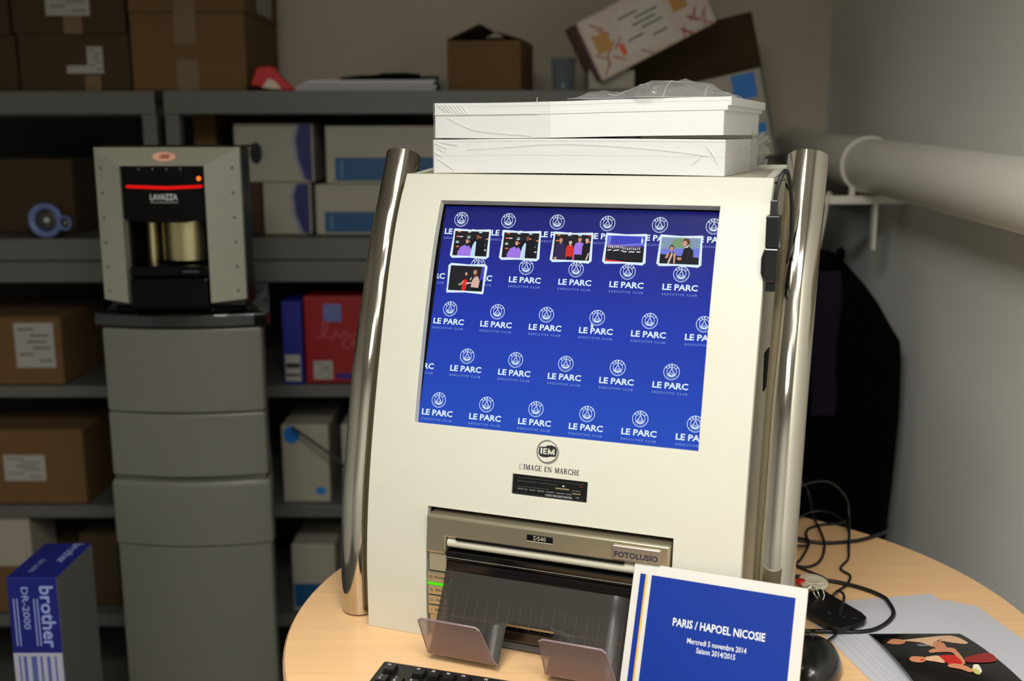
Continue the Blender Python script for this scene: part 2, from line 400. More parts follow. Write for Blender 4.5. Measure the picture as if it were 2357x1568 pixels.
for cx, cy in cent:
    vs = [((p[0]+cx)/1000, (p[1]+cy)/1000, .0004) for p in lg.v]
    fs, ms = [], []
    for f, mi in zip(lg.f, lg.m):
        mx_ = sum(vs[i][0] for i in f)/len(f); my_ = sum(vs[i][1] for i in f)/len(f)
        if abs(mx_) < .1880 and my_ > 0: fs.append(f); ms.append(mi)
    o = len(sm_.v); 
    for p in vs: sm_.v.append(tuple(SM @ Vector(p)))
    for f, mi in zip(fs, ms): sm_.f.append([i+o for i in f]); sm_.m.append(2+mi); sm_.sm.append(False)
# arrow pointer
sm_.add([(.0355, .1500, .0006), (.0355, .1440, .0006), (.0368, .1452, .0006), (.0378, .1434, .0006), (.0388, .1439, .0006), (.0379, .1457, .0006), (.0397, .1458, .0006)], [tuple(range(7))[::-1]], 2, SM)
bezel_black = mat('screen_bezel_black', (6, 6, 8), 0.4)
screen = sm_.build('screen', [wallpaper, bezel_black, scr_white, scr_dim], kiosk)
# thumbnails on the screen
tcol = {n: emis('screen_'+n, c) for n, c in dict(dark=(24, 22, 26), skin=(205, 150, 125), darkskin=(120, 72, 56), violet=(160, 118, 228), paleblue=(190, 222, 240), red=(214, 40, 34), hall=(60, 64, 190),
        bluestage=(110, 120, 215), greyblue=(128, 150, 176), black=(12, 12, 16), orange=(235, 130, 70), green=(120, 150, 110), hairbrown=(92, 52, 36), cream=(214, 178, 160), navy=(44, 30, 80), lightgrey=(214, 222, 230)).items()}
tn = list(tcol); tmats = [scr_white] + [tcol[n] for n in tn]
def C(n): return 1 + tn.index(n)
def person(mb, x, h, top, skin, hair, wide, z=.0, hands=True, lower='black', waist=.25):
    """standing figure in picture units: x centre, h head height centre, torso colour"""
    sh = h - .13
    mb.append(([(x-wide, 0), (x-wide*1.02, sh-.12), (x-wide*.75, sh), (x-.03, sh+.03), (x+.03, sh+.03), (x+wide*.75, sh), (x+wide*1.02, sh-.12), (x+wide, 0)], top))
    if lower: mb.append(([(x-wide*.8, 0), (x-wide*.8, waist*h), (x+wide*.8, waist*h), (x+wide*.8, 0)], lower))
    mb.append(([(x+.028*math.cos(a), sh+.03+.03*math.sin(a)) for a in np.linspace(0, 2*pi, 10)[:-1]], skin))
    mb.append(([(x+.058*math.cos(a), h+.035+.092*math.sin(a)) for a in np.linspace(0, 2*pi, 14)[:-1]], hair))
    mb.append(([(x+.048*math.cos(a), h+.075*math.sin(a)) for a in np.linspace(0, 2*pi, 14)[:-1]], skin))
    mb.append(([(x-.022, h+.012), (x-.010, h+.012), (x-.010, h+.02), (x-.022, h+.02)], 'dark'))
    mb.append(([(x+.010, h+.012), (x+.022, h+.012), (x+.022, h+.02), (x+.010, h+.02)], 'dark'))
    mb.append(([(x-.018, h-.038), (x+.018, h-.038), (x+.012, h-.046), (x-.012, h-.046)], 'red' if skin != 'darkskin' else 'cream'))
def duo():
    P = [([(0, 0), (1, 0), (1, 1), (0, 1)], 'dark')]
    for x, y, c in ((.12, .97, 'orange'), (.42, .97, 'lightgrey'), (.75, .96, 'paleblue'), (.1, .77, 'orange'), (.2, .77, 'lightgrey'), (.42, .8, 'green'), (.42, .74, 'paleblue'), (.74, .76, 'orange'), (.97, .7, 'orange'),
                    (.1, .58, 'green'), (.1, .53, 'paleblue'), (.12, .36, 'orange'), (.45, .58, 'orange'), (.88, .45, 'lightgrey'), (.93, .25, 'lightgrey')):
        P.append(([(x-.045, y-.02), (x+.045, y-.02), (x+.05, y+.025), (x-.04, y+.025)], c))
    person(P, .69, .80, 'black', 'darkskin', 'black', .22, lower=None)
    P.append(([(.52, 0), (.56, .42), (.62, .60), (.66, .58), (.665, 0)], 'paleblue'))
    P.append(([(.14, 0), (.15, .16), (.22, .36), (.34, .44), (.46, .42), (.54, .28), (.53, 0)], 'violet'))
    P.append(([(.36, .44), (.40, .36), (.46, .43)], 'dark'))
    P.append(([(.40+.055*math.cos(a), .60+.10*math.sin(a)) for a in np.linspace(0, 2*pi, 14)[:-1]], 'hairbrown'))
    P.append(([(.395+.045*math.cos(a), .58+.085*math.sin(a)) for a in np.linspace(0, 2*pi, 14)[:-1]], 'skin'))
    P.append(([(.375, .545), (.415, .545), (.405, .535), (.385, .535)], 'lightgrey'))
    return P
def group4():
    P = [([(0, 0), (1, 0), (1, 1), (0, 1)], 'dark')]
    for x, y, c in ((.1, .96, 'orange'), (.4, .97, 'lightgrey'), (.68, .97, 'paleblue'), (.96, .96, 'red'), (.08, .74, 'orange'), (.97, .72, 'orange')):
        P.append(([(x-.045, y-.02), (x+.045, y-.02), (x+.05, y+.025), (x-.04, y+.025)], c))
    person(P, .18, .76, 'navy', 'skin', 'hairbrown', .14, waist=.0, lower=None)
    person(P, .45, .68, 'red', 'cream', 'black', .105, waist=.2)
    person(P, .70, .80, 'violet', 'skin', 'hairbrown', .135, waist=.28)
    person(P, .90, .79, 'black', 'cream', 'black', .11, lower=None)
    P.append(([(.03, .02), (.11, .0), (.12, .08), (.05, .1)], 'skin')); P.append(([(.9, .02), (.96, .3), (.99, .3), (.95, .02)], 'cream'))
    return P
def orchestra():
    P = [([(0, 0), (1, 0), (1, 1), (0, 1)], 'hall'), ([(0, .45), (.08, .5), (.12, 1), (0, 1)], 'bluestage'), ([(0, .56), (1, .66), (1, .74), (0, .62)], 'bluestage'),
         ([(0, .0), (1, .0), (1, .60), (0, .56)], 'black'), ([(0, .06), (.08, .08), (.6, .0), (0, .0)], 'red'), ([(.02, .02), (.06, .02), (.06, .14), (.02, .12)], 'red'),
         ([(.93, .7), (.97, .82), (.92, 1), (.90, .8)], 'paleblue')]
    rr = random.Random(3)
    for i in range(17):
        x = .06+i*.052; y = .56+.012*math.sin(i*1.7) - (.05 if i > 7 else 0)
        P.append(([(x-.013, y-.05), (x+.013, y-.05), (x+.013, y+.03), (x-.013, y+.03)], 'lightgrey' if i % 3 else 'cream'))
        P.append(([(x+.01*math.cos(a), y+.055+.03*math.sin(a)) for a in np.linspace(0, 2*pi, 9)[:-1]], 'skin' if i % 4 else 'orange'))
        P.append(([(x-.02, y-.16), (x+.03, y-.14), (x+.03, y-.10), (x-.02, y-.11)], 'lightgrey' if i % 4 != 2 else 'dark'))
        P.append(([(x-.018, .05), (x+.02, .05), (x+.02, y-.17), (x-.018, y-.17)], 'dark'))
    return P
def speech():
    P = [([(0, 0), (1, 0), (1, 1), (0, 1)], 'bluestage'), ([(0, .55), (1, .62), (1, 1), (0, 1)], 'greyblue'), ([(.25, .6), (.3, .9), (.5, 1), (.7, .95), (.78, .66)], 'green'), ([(0, 0), (0, .36), (1, .26), (1, 0)], 'black')]
    P.append(([(.19, 0), (.16, .2), (.22, .42), (.35, .44), (.41, .36), (.38, 0)], 'black'))
    P.append(([(.13, .22), (.2, .42), (.24, .4), (.19, .2)], 'skin')); P.append(([(.34, .4), (.40, .40), (.40, .02), (.36, .02)], 'skin'))
    P.append(([(.20, .0), (.25, .0), (.33, .38), (.29, .44)], 'cream'))
    P.append(([(.285+.06*math.cos(a), .60+.115*math.sin(a)) for a in np.linspace(0, 2*pi, 14)[:-1]], 'black'))
    P.append(([(.285+.045*math.cos(a), .575+.085*math.sin(a)) for a in np.linspace(0, 2*pi, 14)[:-1]], 'skin'))
    P.append(([(.52, 0), (.56, .34), (.60, .6), (.70, .7), (.84, .52), (.86, .0)], 'black'))
    P.append(([(.44, .18), (.54, .14), (.56, .24), (.46, .26)], 'skin'))
    P.append(([(.6, .6), (.72, .74), (.70, .64)], 'lightgrey'))
    P.append(([(.645+.095*math.cos(a), .84+.14*math.sin(a)) for a in np.linspace(0, 2*pi, 14)[:-1]], 'hairbrown'))
    P.append(([(.61+.06*math.cos(a), .78+.11*math.sin(a)) for a in np.linspace(0, 2*pi, 14)[:-1]], 'skin'))
    return P
def awards():
    P = [([(0, 0), (1, 0), (1, 1), (0, 1)], 'dark'), ([(.88, 0), (1, 0), (1, 1), (.92, 1)], 'hall'), ([(.88, .0), (.99, .0), (.97, .5), (.88, .4)], 'black')]
    P.append(([(.40, 0), (.40, .3), (.43, .45), (.53, .46), (.54, .3), (.51, 0)], 'red'))
    P.append(([(.30, .22), (.42, .42), (.44, .36), (.36, .2)], 'skin')); P.append(([(.3, .2), (.36, .2), (.38, .26), (.28, .3)], 'green'))
    P.append(([(.48+.05*math.cos(a), .68+.12*math.sin(a)) for a in np.linspace(0, 2*pi, 14)[:-1]], 'black'))
    P.append(([(.485+.037*math.cos(a), .68+.075*math.sin(a)) for a in np.linspace(0, 2*pi, 14)[:-1]], 'skin'))
    P.append(([(.50, .26), (.66, .3), (.70, .36), (.52, .34)], 'cream'))
    P.append(([(.66, .16), (.68, .42), (.74, .58), (.84, .6), (.90, .4), (.88, .14)], 'cream')); P.append(([(.68, 0), (.68, .14), (.9, .14), (.92, 0)], 'black'))
    P.append(([(.76+.065*math.cos(a), .72+.16*math.sin(a)) for a in np.linspace(0, 2*pi, 14)[:-1]], 'hairbrown'))
    P.append(([(.735+.045*math.cos(a), .76+.09*math.sin(a)) for a in np.linspace(0, 2*pi, 14)[:-1]], 'skin'))
    P.append(([(.63, .42), (.66, .54), (.64, .56), (.61, .44)], 'lightgrey'))
    return P
for (cx, cy), pf, th in zip(th_boxes, (duo, duo, group4, orchestra, speech, awards), (.05, .05, .05, .05, .05, -.02)):
    mb = MB(); w, h = 54/1000, 38.5/1000
    for k, (a, dx) in enumerate(((-.055, -.0006), (.05, .0006), (0, 0))):
        M = SM @ T(cx/1000+dx, cy/1000, .0008+.0001*k) @ RZ(a if th > 0 else -a)
        mb.add([(-w/2, -h/2, 0), (w/2, -h/2, 0), (w/2, h/2, 0), (-w/2, h/2, 0)], [(0, 1, 2, 3)], 0, M)
    M = SM @ T(cx/1000-w/2+.0022, cy/1000-h/2+.0022, .0012)
    for k, (pts, cn) in enumerate(pf()):
        mb.add([(max(0, min(1, x))*(w-.0044), max(0, min(1, y))*(h-.0044), k*.00002) for x, y in pts], [tuple(range(len(pts)))], C(cn), M)
    mb.build('photo_thumbnail', tmats, screen)
# surface frame on the panel at (x,z)
def PS(x, z, off=.0004):
    d = (prof(z+.004)-prof(z-.004))/.008; a = math.atan(d)
    return Matrix(((1, 0, 0, x), (0, math.sin(a), -math.cos(a), prof(z)), (0, math.cos(a), math.sin(a), z), (0, 0, 0, 1))) @ T(0, 0, off)
bm_ = MB(); S = PS(-.0030, .2668)
bm_.lathe([(.0149, 0), (.0149, .0012), (.0144, .0015), (.0130, .0015), (.0126, .0010)], 48, 0, S)
v, f = disc(0, 0, .0127, n=40, z=.00115); bm_.add(v, f, 1, S)
v, f = strip2d(arc2d(0, 0, .0136, 0, 2*pi, 48), .0006); bm_.add([(p[0], p[1], .0016) for p in v], f, 2, S)
bd_t = [(-.0115, .0050), (-.0030, .0058), (-.0010, .0076), (.0050, .0082), (.0105, .0064), (.0121, .0030)]
bd_b = [(.0112, -.0056), (.0035, -.0062), (.0005, -.0074), (-.0050, -.0076), (-.0100, -.0066), (-.0120, -.0030)]
bm_.add([(x, z, .0013) for x, z in bd_t+bd_b], [tuple(range(12))[::-1]], 2, S)
for pts, w_ in (([(-.0084, -.0037), (-.0084, .0037)], .0021), ([(-.0050, -.0037), (-.0050, .0037)], .0021), ([(-.0056, .0030), (-.0010, .0030)], .0015), ([(-.0056, -.0001), (-.0014, -.0001)], .0014), ([(-.0056, -.0030), (-.0010, -.0030)], .0015),
                ([(.0012, -.0037), (.0012, .0037)], .0019), ([(.0081, -.0037), (.0081, .0037)], .0019), ([(.0012, .0034), (.0046, -.0030)], .0019), ([(.0081, .0034), (.0047, -.0030)], .0019)):
    v, f = strip2d(pts, w_); bm_.add([(p[0], p[1]+.0001, .0016) for p in v], f, 1, S)
bm_.build('round_badge', [silver, mat('badge_cream', (205, 203, 188), .4), ink], kiosk)
sl = MB(); S = PS(.0003, .2448)
GL = {  # serif capitals: strokes (points, width), unit cap height
 'I': (.42, [([(.21, 0), (.21, 1)], .17), ([(.03, .03), (.39, .03)], .06), ([(.03, .97), (.39, .97)], .06)]),
 'L': (.62, [([(.18, 0), (.18, 1)], .07), ([(.04, .97), (.32, .97)], .05), ([(.04, .03), (.56, .03)], .05), ([(.55, .02), (.55, .25)], .05)]),
 "'": (.22, [([(.10, 1), (.06, .72)], .09)]),
 'M': (1.02, [([(.16, 0), (.16, 1)], .07), ([(.86, 0), (.86, 1)], .17), ([(.17, .98), (.50, .05)], .17), ([(.50, .05), (.82, .98)], .07), ([(.02, .03), (.30, .03)], .06), ([(.70, .03), (1.0, .03)], .06), ([(.02, .97), (.24, .97)], .06), ([(.78, .97), (1.0, .97)], .06)]),
 'A': (.84, [([(.14, .02), (.42, .98)], .07), ([(.40, .98), (.70, .02)], .17), ([(.24, .33), (.58, .33)], .07), ([(.02, .03), (.28, .03)], .06), ([(.54, .03), (.84, .03)], .06)]),
 'G': (.84, [([(.72, .80), (.66, .93), (.44, .98), (.22, .86), (.13, .5), (.22, .14), (.44, .02), (.68, .08)], .13), ([(.68, .04), (.68, .42)], .15), ([(.52, .42), (.82, .42)], .06), ([(.72, .74), (.72, .98)], .05)]),
 'E': (.72, [([(.18, 0), (.18, 1)], .17), ([(.03, .97), (.62, .97)], .06), ([(.03, .03), (.64, .03)], .06), ([(.18, .52), (.46, .52)], .06), ([(.61, .76), (.61, .99)], .06), ([(.64, .01), (.64, .28)], .06), ([(.46, .40), (.46, .64)], .05)]),
 'N': (.92, [([(.14, 0), (.14, 1)], .07), ([(.74, 0), (.74, 1)], .07), ([(.12, .98), (.74, .02)], .17), ([(.02, .03), (.28, .03)], .06), ([(.02, .97), (.20, .97)], .06), ([(.60, .97), (.88, .97)], .06)]),
 'R': (.84, [([(.18, 0), (.18, 1)], .17), ([(.18, .96), (.46, .96), (.62, .86), (.64, .74), (.60, .60), (.44, .52), (.20, .52)], .11), ([(.44, .52), (.72, .03)], .16), ([(.03, .03), (.34, .03)], .06), ([(.03, .97), (.2, .97)], .06), ([(.66, .03), (.84, .03)], .06)]),
 'C': (.80, [([(.70, .80), (.64, .93), (.44, .98), (.22, .86), (.13, .5), (.22, .14), (.44, .02), (.64, .08), (.72, .22)], .13), ([(.70, .72), (.70, .98)], .05)]),
 'H': (.92, [([(.18, 0), (.18, 1)], .16), ([(.70, 0), (.70, 1)], .16), ([(.2, .5), (.7, .5)], .07), ([(.03, .03), (.34, .03)], .06), ([(.03, .97), (.34, .97)], .06), ([(.55, .03), (.86, .03)], .06), ([(.55, .97), (.86, .97)], .06)]),
 'D': (.86, [([(.18, 0), (.18, 1)], .15), ([(.05, .03), (.42, .03), (.66, .2), (.74, .5), (.66, .8), (.42, .97), (.05, .97)], .10)]),
 'S': (.66, [([(.54, .78), (.48, .93), (.30, .97), (.14, .88), (.12, .72), (.28, .58), (.46, .46), (.54, .28), (.46, .08), (.28, .03), (.14, .10), (.08, .26)], .13)]),
 '4': (.62, [([(.42, 0), (.42, 1)], .14), ([(.42, .98), (.04, .32)], .07), ([(.04, .29), (.58, .29)], .09)]),
 '0': (.62, [([(.30, .97), (.14, .84), (.08, .5), (.14, .16), (.30, .03), (.46, .16), (.52, .5), (.46, .84), (.30, .97)], .12)]),
 ' ': (.45, [])}
def serif_text(mb, string, cap, width, M, mi=0):
    adv = sum(GL[c][0]+.06 for c in string); kx = width/adv; x = -width/2; k = 0
    for c in string:
        w_, st = GL[c]
        for pts, sw in st:
            v, f = strip2d([(x+a*kx, (b-.5)*cap) for a, b in pts], sw*cap*.95); k += 1
            mb.add([(p[0], p[1], k*1e-6) for p in v], f, mi, M)
        x += (w_+.06)*kx
serif_text(sl, "L'IMAGE EN MARCHE", .0066, .081, S)
sl.build('slogan_lettering', ink, kiosk)
cr_ = MB(); S = PS(.00145, .2218, 0)
cr_.box(-.0492, .0492, -.0122, .0122, -.03, -.002, 0, S)
cr_.build('card_reader', black_gloss, kiosk, bevel=.0004)
reader = bpy.data.objects['card_reader']
sl2 = MB(); 
for x0, x1, y0, y1, mi in ((-.043, -.016, .0045, .0051, 0), (-.014, .010, .0048, .0054, 0), (-.043, .000, -.0022, -.0017, 0), (.008, .026, -.0002, .0018, 1), (.030, .041, -.0006, .0008, 0), (.0305, .0415, -.0042, -.0026, 1), (-.044, .0455, .0090, .0093, 0), (-.046, .046, -.0112, -.0110, 0)):
    sl2.box(x0, x1, y0, y1, -.0022, -.0015, mi, S)
sl2.build('slot_edges', [mat('slot_grey', (78, 78, 76), .4), mat('contact_grey', (150, 140, 104), .35, metal=.5)], reader)
sl3 = MB()
put_text(sl3, 'CARD READER/WRITER', .0036, S @ T(.013, -.0092, -.0014), 0, offset=.0001, width=.036)
put_text(sl3, 'MICRO SD   xD/SM   MS/PRO   SD/MMC   MEMORY STICK', .0026, S @ T(-.006, -.0052, -.0014), 0, width=.072)
put_text(sl3, 'USB', .0026, S @ T(.0375, -.0080, -.0014), 0)
sl3.build('reader_lettering', mat('reader_print', (150, 150, 146), .5), reader)
v_, f_ = disc(.0415, .0065, .0016, n=12, z=-.0014); MB().add(v_, f_, 0, S).build('indicator_light', mat('dark_red_led', (70, 10, 10), .3, emit=(120, 8, 8), estr=.4), reader)
v_, f_ = disc(.0, .0046, .0016, .0008, n=12, z=-.0012); MB().add(v_, f_, 0, S @ T(.0185, 0, 0)).build('slot_glint', mat('glint_white', (235, 232, 220), .2), reader)  # near-white disc painted as a glint at the slot
# dark slot on the right side plate and small hook
MB().box(XR-.0045, XR-.0025, .16, .20, .335, .385).build('side_vent', dark, kiosk)

# ------------------------------------------------------------------ printer inside the kiosk
PR = thing('photo_printer', 'champagne dye photo printer with smoked catch tray set in kiosk opening', 'printer', KM)
pr = MB(); pr.box(-.158, .1590, .030, .36, .006, .170); pr.build('housing', print_grey, PR, bevel=.002)
fpz = MB()
fpz.prism([(-.1600, .1215), (-.1330, .1215), (-.1330, .1450), (.1330, .1450), (.1330, .1215), (.1612, .1215), (.1612, .1735), (-.1600, .1735)], -.004, .030, axis='y')
fpz.build('faceplate', print_champ, PR, bevel=.0030, seg=4)
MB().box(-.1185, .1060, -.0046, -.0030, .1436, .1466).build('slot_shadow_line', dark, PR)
MB().box(-.1585, -.1325, -.001, .030, .0960, .1210).build('side_cover', print_grey, PR, bevel=.0008)
MB().box(.1325, .1600, -.001, .030, .0100, .1210).build('side_cover', print_grey, PR, bevel=.0008)
MB().box(-.1325, .1325, .016, .030, .008, .1450).build('paper_slot', dark, PR)
MB().tube([(-.1315, .004, .1372), (.1315, .004, .1372)], .0068, 20).build('exit_roller', roller, PR)
MB().box(-.1320, .1320, -.006, .012, .1160, .1275).build('slot_lip', black_gloss, PR, bevel=.001)
lipw = MB(); lipw.box(-.1315, .1315, -.0066, -.0058, .1195, .1200); lipw.build('lip_highlight_strip', mat('lip_highlight', (150, 146, 136), .3), PR)  # pale strip painted as the highlight along the lip
for k, (z0, z1, s_) in enumerate(((.0800, .0945, 'POWER'), (.0630, .0760, 'ERROR'), (.0490, .0615, 'PAPER'), (.0352, .0476, 'RIBBON'))):
    bt = MB().box(-.1598, -.1325, -.003, .028, z0, z1).build('button_plate', print_champ, PR, bevel=.0006)
    tx = MB(); put_text(tx, s_, .0042, T(-.1425, -.0033, (z0+z1)/2) @ RX(pi/2), 0)
    zc = (z0+z1)/2
    M = T(-.1550, -.0033, zc) @ RX(pi/2)
    if k == 0: a, b_ = strip2d(arc2d(0, 0, .0017, .65*pi, 2.35*pi, 16), .0004); tx.add(a, b_, 0, M); tx.box(-.1552, -.1548, -.0034, -.0032, zc, zc+.0022)
    elif k == 1:
        for dx, dz in ((-.001, .0008), (.001, -.0008)): a, b_ = strip2d(arc2d(dx, dz, .0011, 0, 2*pi, 12), .0004); tx.add(a, b_, 0, M)
    elif k == 2: a, b_ = strip2d([(-.0022, -.0014), (.0022, -.0014), (.0022, .0012), (0, .0012), (-.0004, .0018), (-.0022, .0018), (-.0022, -.0014)], .0004); tx.add(a, b_, 0, M)
    else: tx.box(-.1552, -.1548, -.0034, -.0032, zc-.0014, zc+.0014)
    tx.build('button_lettering', mat('brown_ink', (66, 52, 30), .6), bt)
MB().box(-.1600, -.1365, -.0034, .028, .0764, .0798).build('power_light', emis('green_led', (90, 235, 20), 0.9), PR)
MB().box(-.1590, -.1325, .000, .028, .010, .0345).build('lower_cover', print_champ, PR, bevel=.001)
MB().box(-.1325, .1325, .000, .014, .012, .0320).build('bottom_bar', black_gloss, PR, bevel=.004)
MB().box(-.1325, .1325, .002, .014, .0325, .0370).build('bar_trim', print_champ, PR, bevel=.0008)
MB().box(-.1325, .1325, .002, .014, .002, .0110).build('foot_bar', grey_ink, PR, bevel=.0008)
pl = MB().box(-.0203, .0142, -.0048, -.0038, .1575, .1652).build('name_plate', black_gloss, PR)
tx = MB(); serif_text(tx, 'DS40', .0052, .0172, T(-.0030, -.0051, .1617) @ RX(pi/2)); tx.box(-.0203, .0142, -.0050, -.0046, .1566, .1572); tx.build('plate_lettering', mat('name_print', (214, 206, 184), .5), pl)
bd = MB().box(.0910, .1512, -.0072, -.0036, .1490, .1680).build('brand_plate', mat('plate_silver', (186, 178, 168), .25, metal=.85), PR, bevel=.0015, seg=3)
tx = MB(); put_text(tx, 'FOTOLUSIO', .0098, T(.1212, -.0076, .1568) @ RX(pi/2), 0, offset=.00022, width=.054); tx.build('plate_lettering', mat('plate_navy_ink', (38, 40, 58), .4), bd)
tx = MB().add([(.1395, -.0077, .1625), (.1410, -.0077, .1612), (.1405, -.0077, .1650)], [(0, 1, 2)]); tx.build('plate_spark', red, bd)
# catch tray: one bent smoked sheet with ribs and two upturned stops
tray_prof = [(.006, .1150), (-.0035, .1010), (-.0170, .0740), (-.0325, .0490), (-.0455, .0300), (-.0575, .0135), (-.0600, .0112)]
def tray():
    mb = MB(); th = .0022
    xs = [-.1335, -.120, -.09, -.06, -.0385, -.032, .0185, .0245, .06, .09, .1190]
    pts = spline([(0, y, z) for y, z in tray_prof], 5)
    n = len(pts); nf = [(p.y, p.z) for p in pts]
    jn = max(j for j in range(n) if nf[j][1] > .0495)      # notch starts here
    V = []; 
    for k in (0, 1):
        for j, (y, z) in enumerate(nf):
            for i, x in enumerate(xs):
                V.append((x, y + (th*.55 if k else 0), z - (th*.85 if k else 0)))
    N = n*len(xs); nx = len(xs); keep = {}
    for j in range(n-1):
        for i in range(nx-1):
            cx = (xs[i]+xs[i+1])/2; keep[i, j] = not (j >= jn and -.0385 < cx < .0245 and not (j == jn and False))
    # corners of the notch kept rounded by the outer cells
    F = []
    for (i, j), k in keep.items():
        if not k: continue
        a, b, c, d = j*nx+i, j*nx+i+1, (j+1)*nx+i+1, (j+1)*nx+i
        F += [(d, c, b, a), (a+N, b+N, c+N, d+N)]
        if not keep.get((i, j-1), False): F.append((a, b, b+N, a+N))
        if not keep.get((i, j+1), False): F.append((c, d, d+N, c+N))
        if not keep.get((i-1, j), False): F.append((d, a, a+N, d+N))
        if not keep.get((i+1, j), False): F.append((b, c, c+N, b+N))
    mb.add(V, F, 0, None, True)
    return mb
tray_o = tray().build('catch_tray', smoke, PR)
MB().box(-.1325, .1180, -.0050, .0090, .1020, .1155).build('tray_hinge', mat('dark_smoked_band', (20, 16, 17), .15), tray_o, bevel=.002, M=T(0, .0, -.001))
rb = MB()
for i in range(17):
    x = -.1265 + i*.0148
    rb.tube([(x, y-.0004, z+.0003) for y, z in (tray_prof[2:6] if not (-.040 < x < .026) else tray_prof[2:4])], .00035, 4)
    rb.box(x-.0004, x+.0004, tray_prof[2][0]-.0012, tray_prof[2][0]-.0002, tray_prof[2][1]+.0003, tray_prof[2][1]+.0011)
rb.build('tray_ribs', mat('smoked_rib', (104, 98, 94), .25, alpha=.5), tray_o)
for x0, x1, xt0, xt1 in ((-.1335, -.0385, -.1375, -.0575), (.0245, .1190, .0225, .1025)):
    yb, zb_, yt, zt = -.0605, .0112, -.0812, .0672
    th = .0012
    mb = MB()
    P0 = [(x0, yb, zb_), (x1, yb, zb_), (x1-.004, yb-.003, zb_+.006), (xt1+.003, yt+.0012, zt-.004), (xt1-.002, yt, zt), (xt0+.005, yt, zt), (xt0, yt+.0015, zt-.004)]
    off = Vector((0, -.0010, -.0003)); n = len(P0)
    V = [Vector(p)-off for p in P0] + [Vector(p)+off for p in P0]
    mb.add(V, [tuple(range(n)), tuple(range(n, 2*n))[::-1]] + [(i+n, (i+1) % n+n, (i+1) % n, i) for i in range(n)])
    w_ = mb.build('tray_stop', mat('smoked_acrylic_stop', (160, 130, 122), .18, alpha=.48), tray_o)
    MB().tube([Vector(p) for p in (P0[6], P0[5], P0[4], P0[3])], .0013, 8).build('stop_rim', smoke_edge, w_)
    MB().tube([Vector(P0[3]), Vector(P0[2]), Vector(P0[1])], .0008, 8).build('stop_rim', smoke_edge, w_)
    MB().tube([Vector(P0[6]), Vector(P0[0])], .0007, 8).build('stop_rim', mat('smoke_rim_dark', (90, 78, 80), .3), w_)

# ------------------------------------------------------------------ paper reams on the kiosk
def ream(name, label, x0, x1, y0, y1, zb, zt, blocks, lift, wrap=True, rot=0.0):
    M0 = KM @ T((x0+x1)/2, (y0+y1)/2, 0) @ RZ(rot)
    w, d = x1-x0, y1-y0
    o = thing(name, label, 'paper', M0, 'wrapped paper reams on top of the kiosk')
    mb = MB(); zc = zb
    def zoff(u, top): return lift(u)
    for (fr0, fr1, ex, ey) in blocks:
        za, zb2 = zb+(zt-zb)*fr0, zb+(zt-zb)*fr1; nu = 20
        xa, xb = -w/2+ (0.001 if ex else 0), w/2+ex
        for zz0, zz1 in ((za, zb2),):
            V = []
            for i in range(nu+1):
                u = i/nu; x = xa+(xb-xa)*u; l = lift(u)
                V += [(x, -d/2+ey, zz0+l), (x, d/2, zz0+l), (x, d/2, zz1+l), (x, -d/2+ey, zz1+l)]
            F = [(0, 1, 2, 3)[::-1], tuple(4*nu+q for q in (0, 1, 2, 3))]
            for i in range(nu):
                a = 4*i; b = a+4
                F += [(a+1, a, b, b+1), (a+2, a+1, b+1, b+2), (a+3, a+2, b+2, b+3), (a, a+3, b+3, b)]
            mb.add(V, F, 0, None, False)
    p = mb.build('paper_stack', ream_paper, o)
    if wrap:
        fm = MB(); rr = random.Random(len(name)+int(zb*1000)); e = .0012
        nu, nv = 60, 14
        def jit(k): return (rr.random()-.5)*k
        def front(u, v): return (-w/2-e+(w+2*e)*u, -d/2-e-abs(jit(.0006)), zb+.0005+(zt-zb-.001)*v+lift(u))
        def left(u, v): return (-w/2-e-abs(jit(.002)), d/2-(d)*u, zb+.0005+(zt-zb-.001)*v+lift(0))
        def top(u, v): return (-w/2-e+(w+2*e)*u*WT, -d/2-e+(d)*v, zt+.0006+abs(jit(.0008))+lift(u*WT))
        def right(u, v): return (w/2+e+.004*math.sin(v*3)+abs(jit(.012 if v < .9 else .003)), -d/2+d*u*1.0, zb+.0005+(zt-zb-.001)*v+lift(1))
        WT = wrap
        fm.grid(left, 20, nv); 
        if WT == 1: fm.grid(front, nu, nv); fm.grid(right, 24, nv)
        else: fm.grid(lambda u, v: front(u*WT, v), 30, nv)
        fm.grid(top, nu, 16)
        fm.build('plastic_wrap', clear_film, o)
    return o
lift0 = lambda u: .0015*math.sin(pi*u)
lift1 = lambda u: .0024*u*u - .0008*math.sin(pi*u*2) + (.0042*max(0, u-.7)**1.5)
ream('paper_ream', 'lower ream of large white paper in clear wrap on cream kiosk top', -.2215, .1815, .168, .452, .6070, .6525, [(0, .30, 0, 0), (.30, .52, 0, .0004), (.52, .70, 0, 0), (.70, .93, 0, .0003), (.93, 1, 0, -.0003)], lift0, 1)
ream('paper_ream', 'upper ream of large white paper, opened wrap, nearest the top', -.2190, .1880, .168, .452, .6550, .7020, [(0, .45, -.0075, .0002), (.45, .66, -.0075, .0005), (.66, .78, -.0030, -.0006), (.78, .9, .0012, 0), (.9, 1, .0012, -.0004)], lift1, .42, rot=-.012)
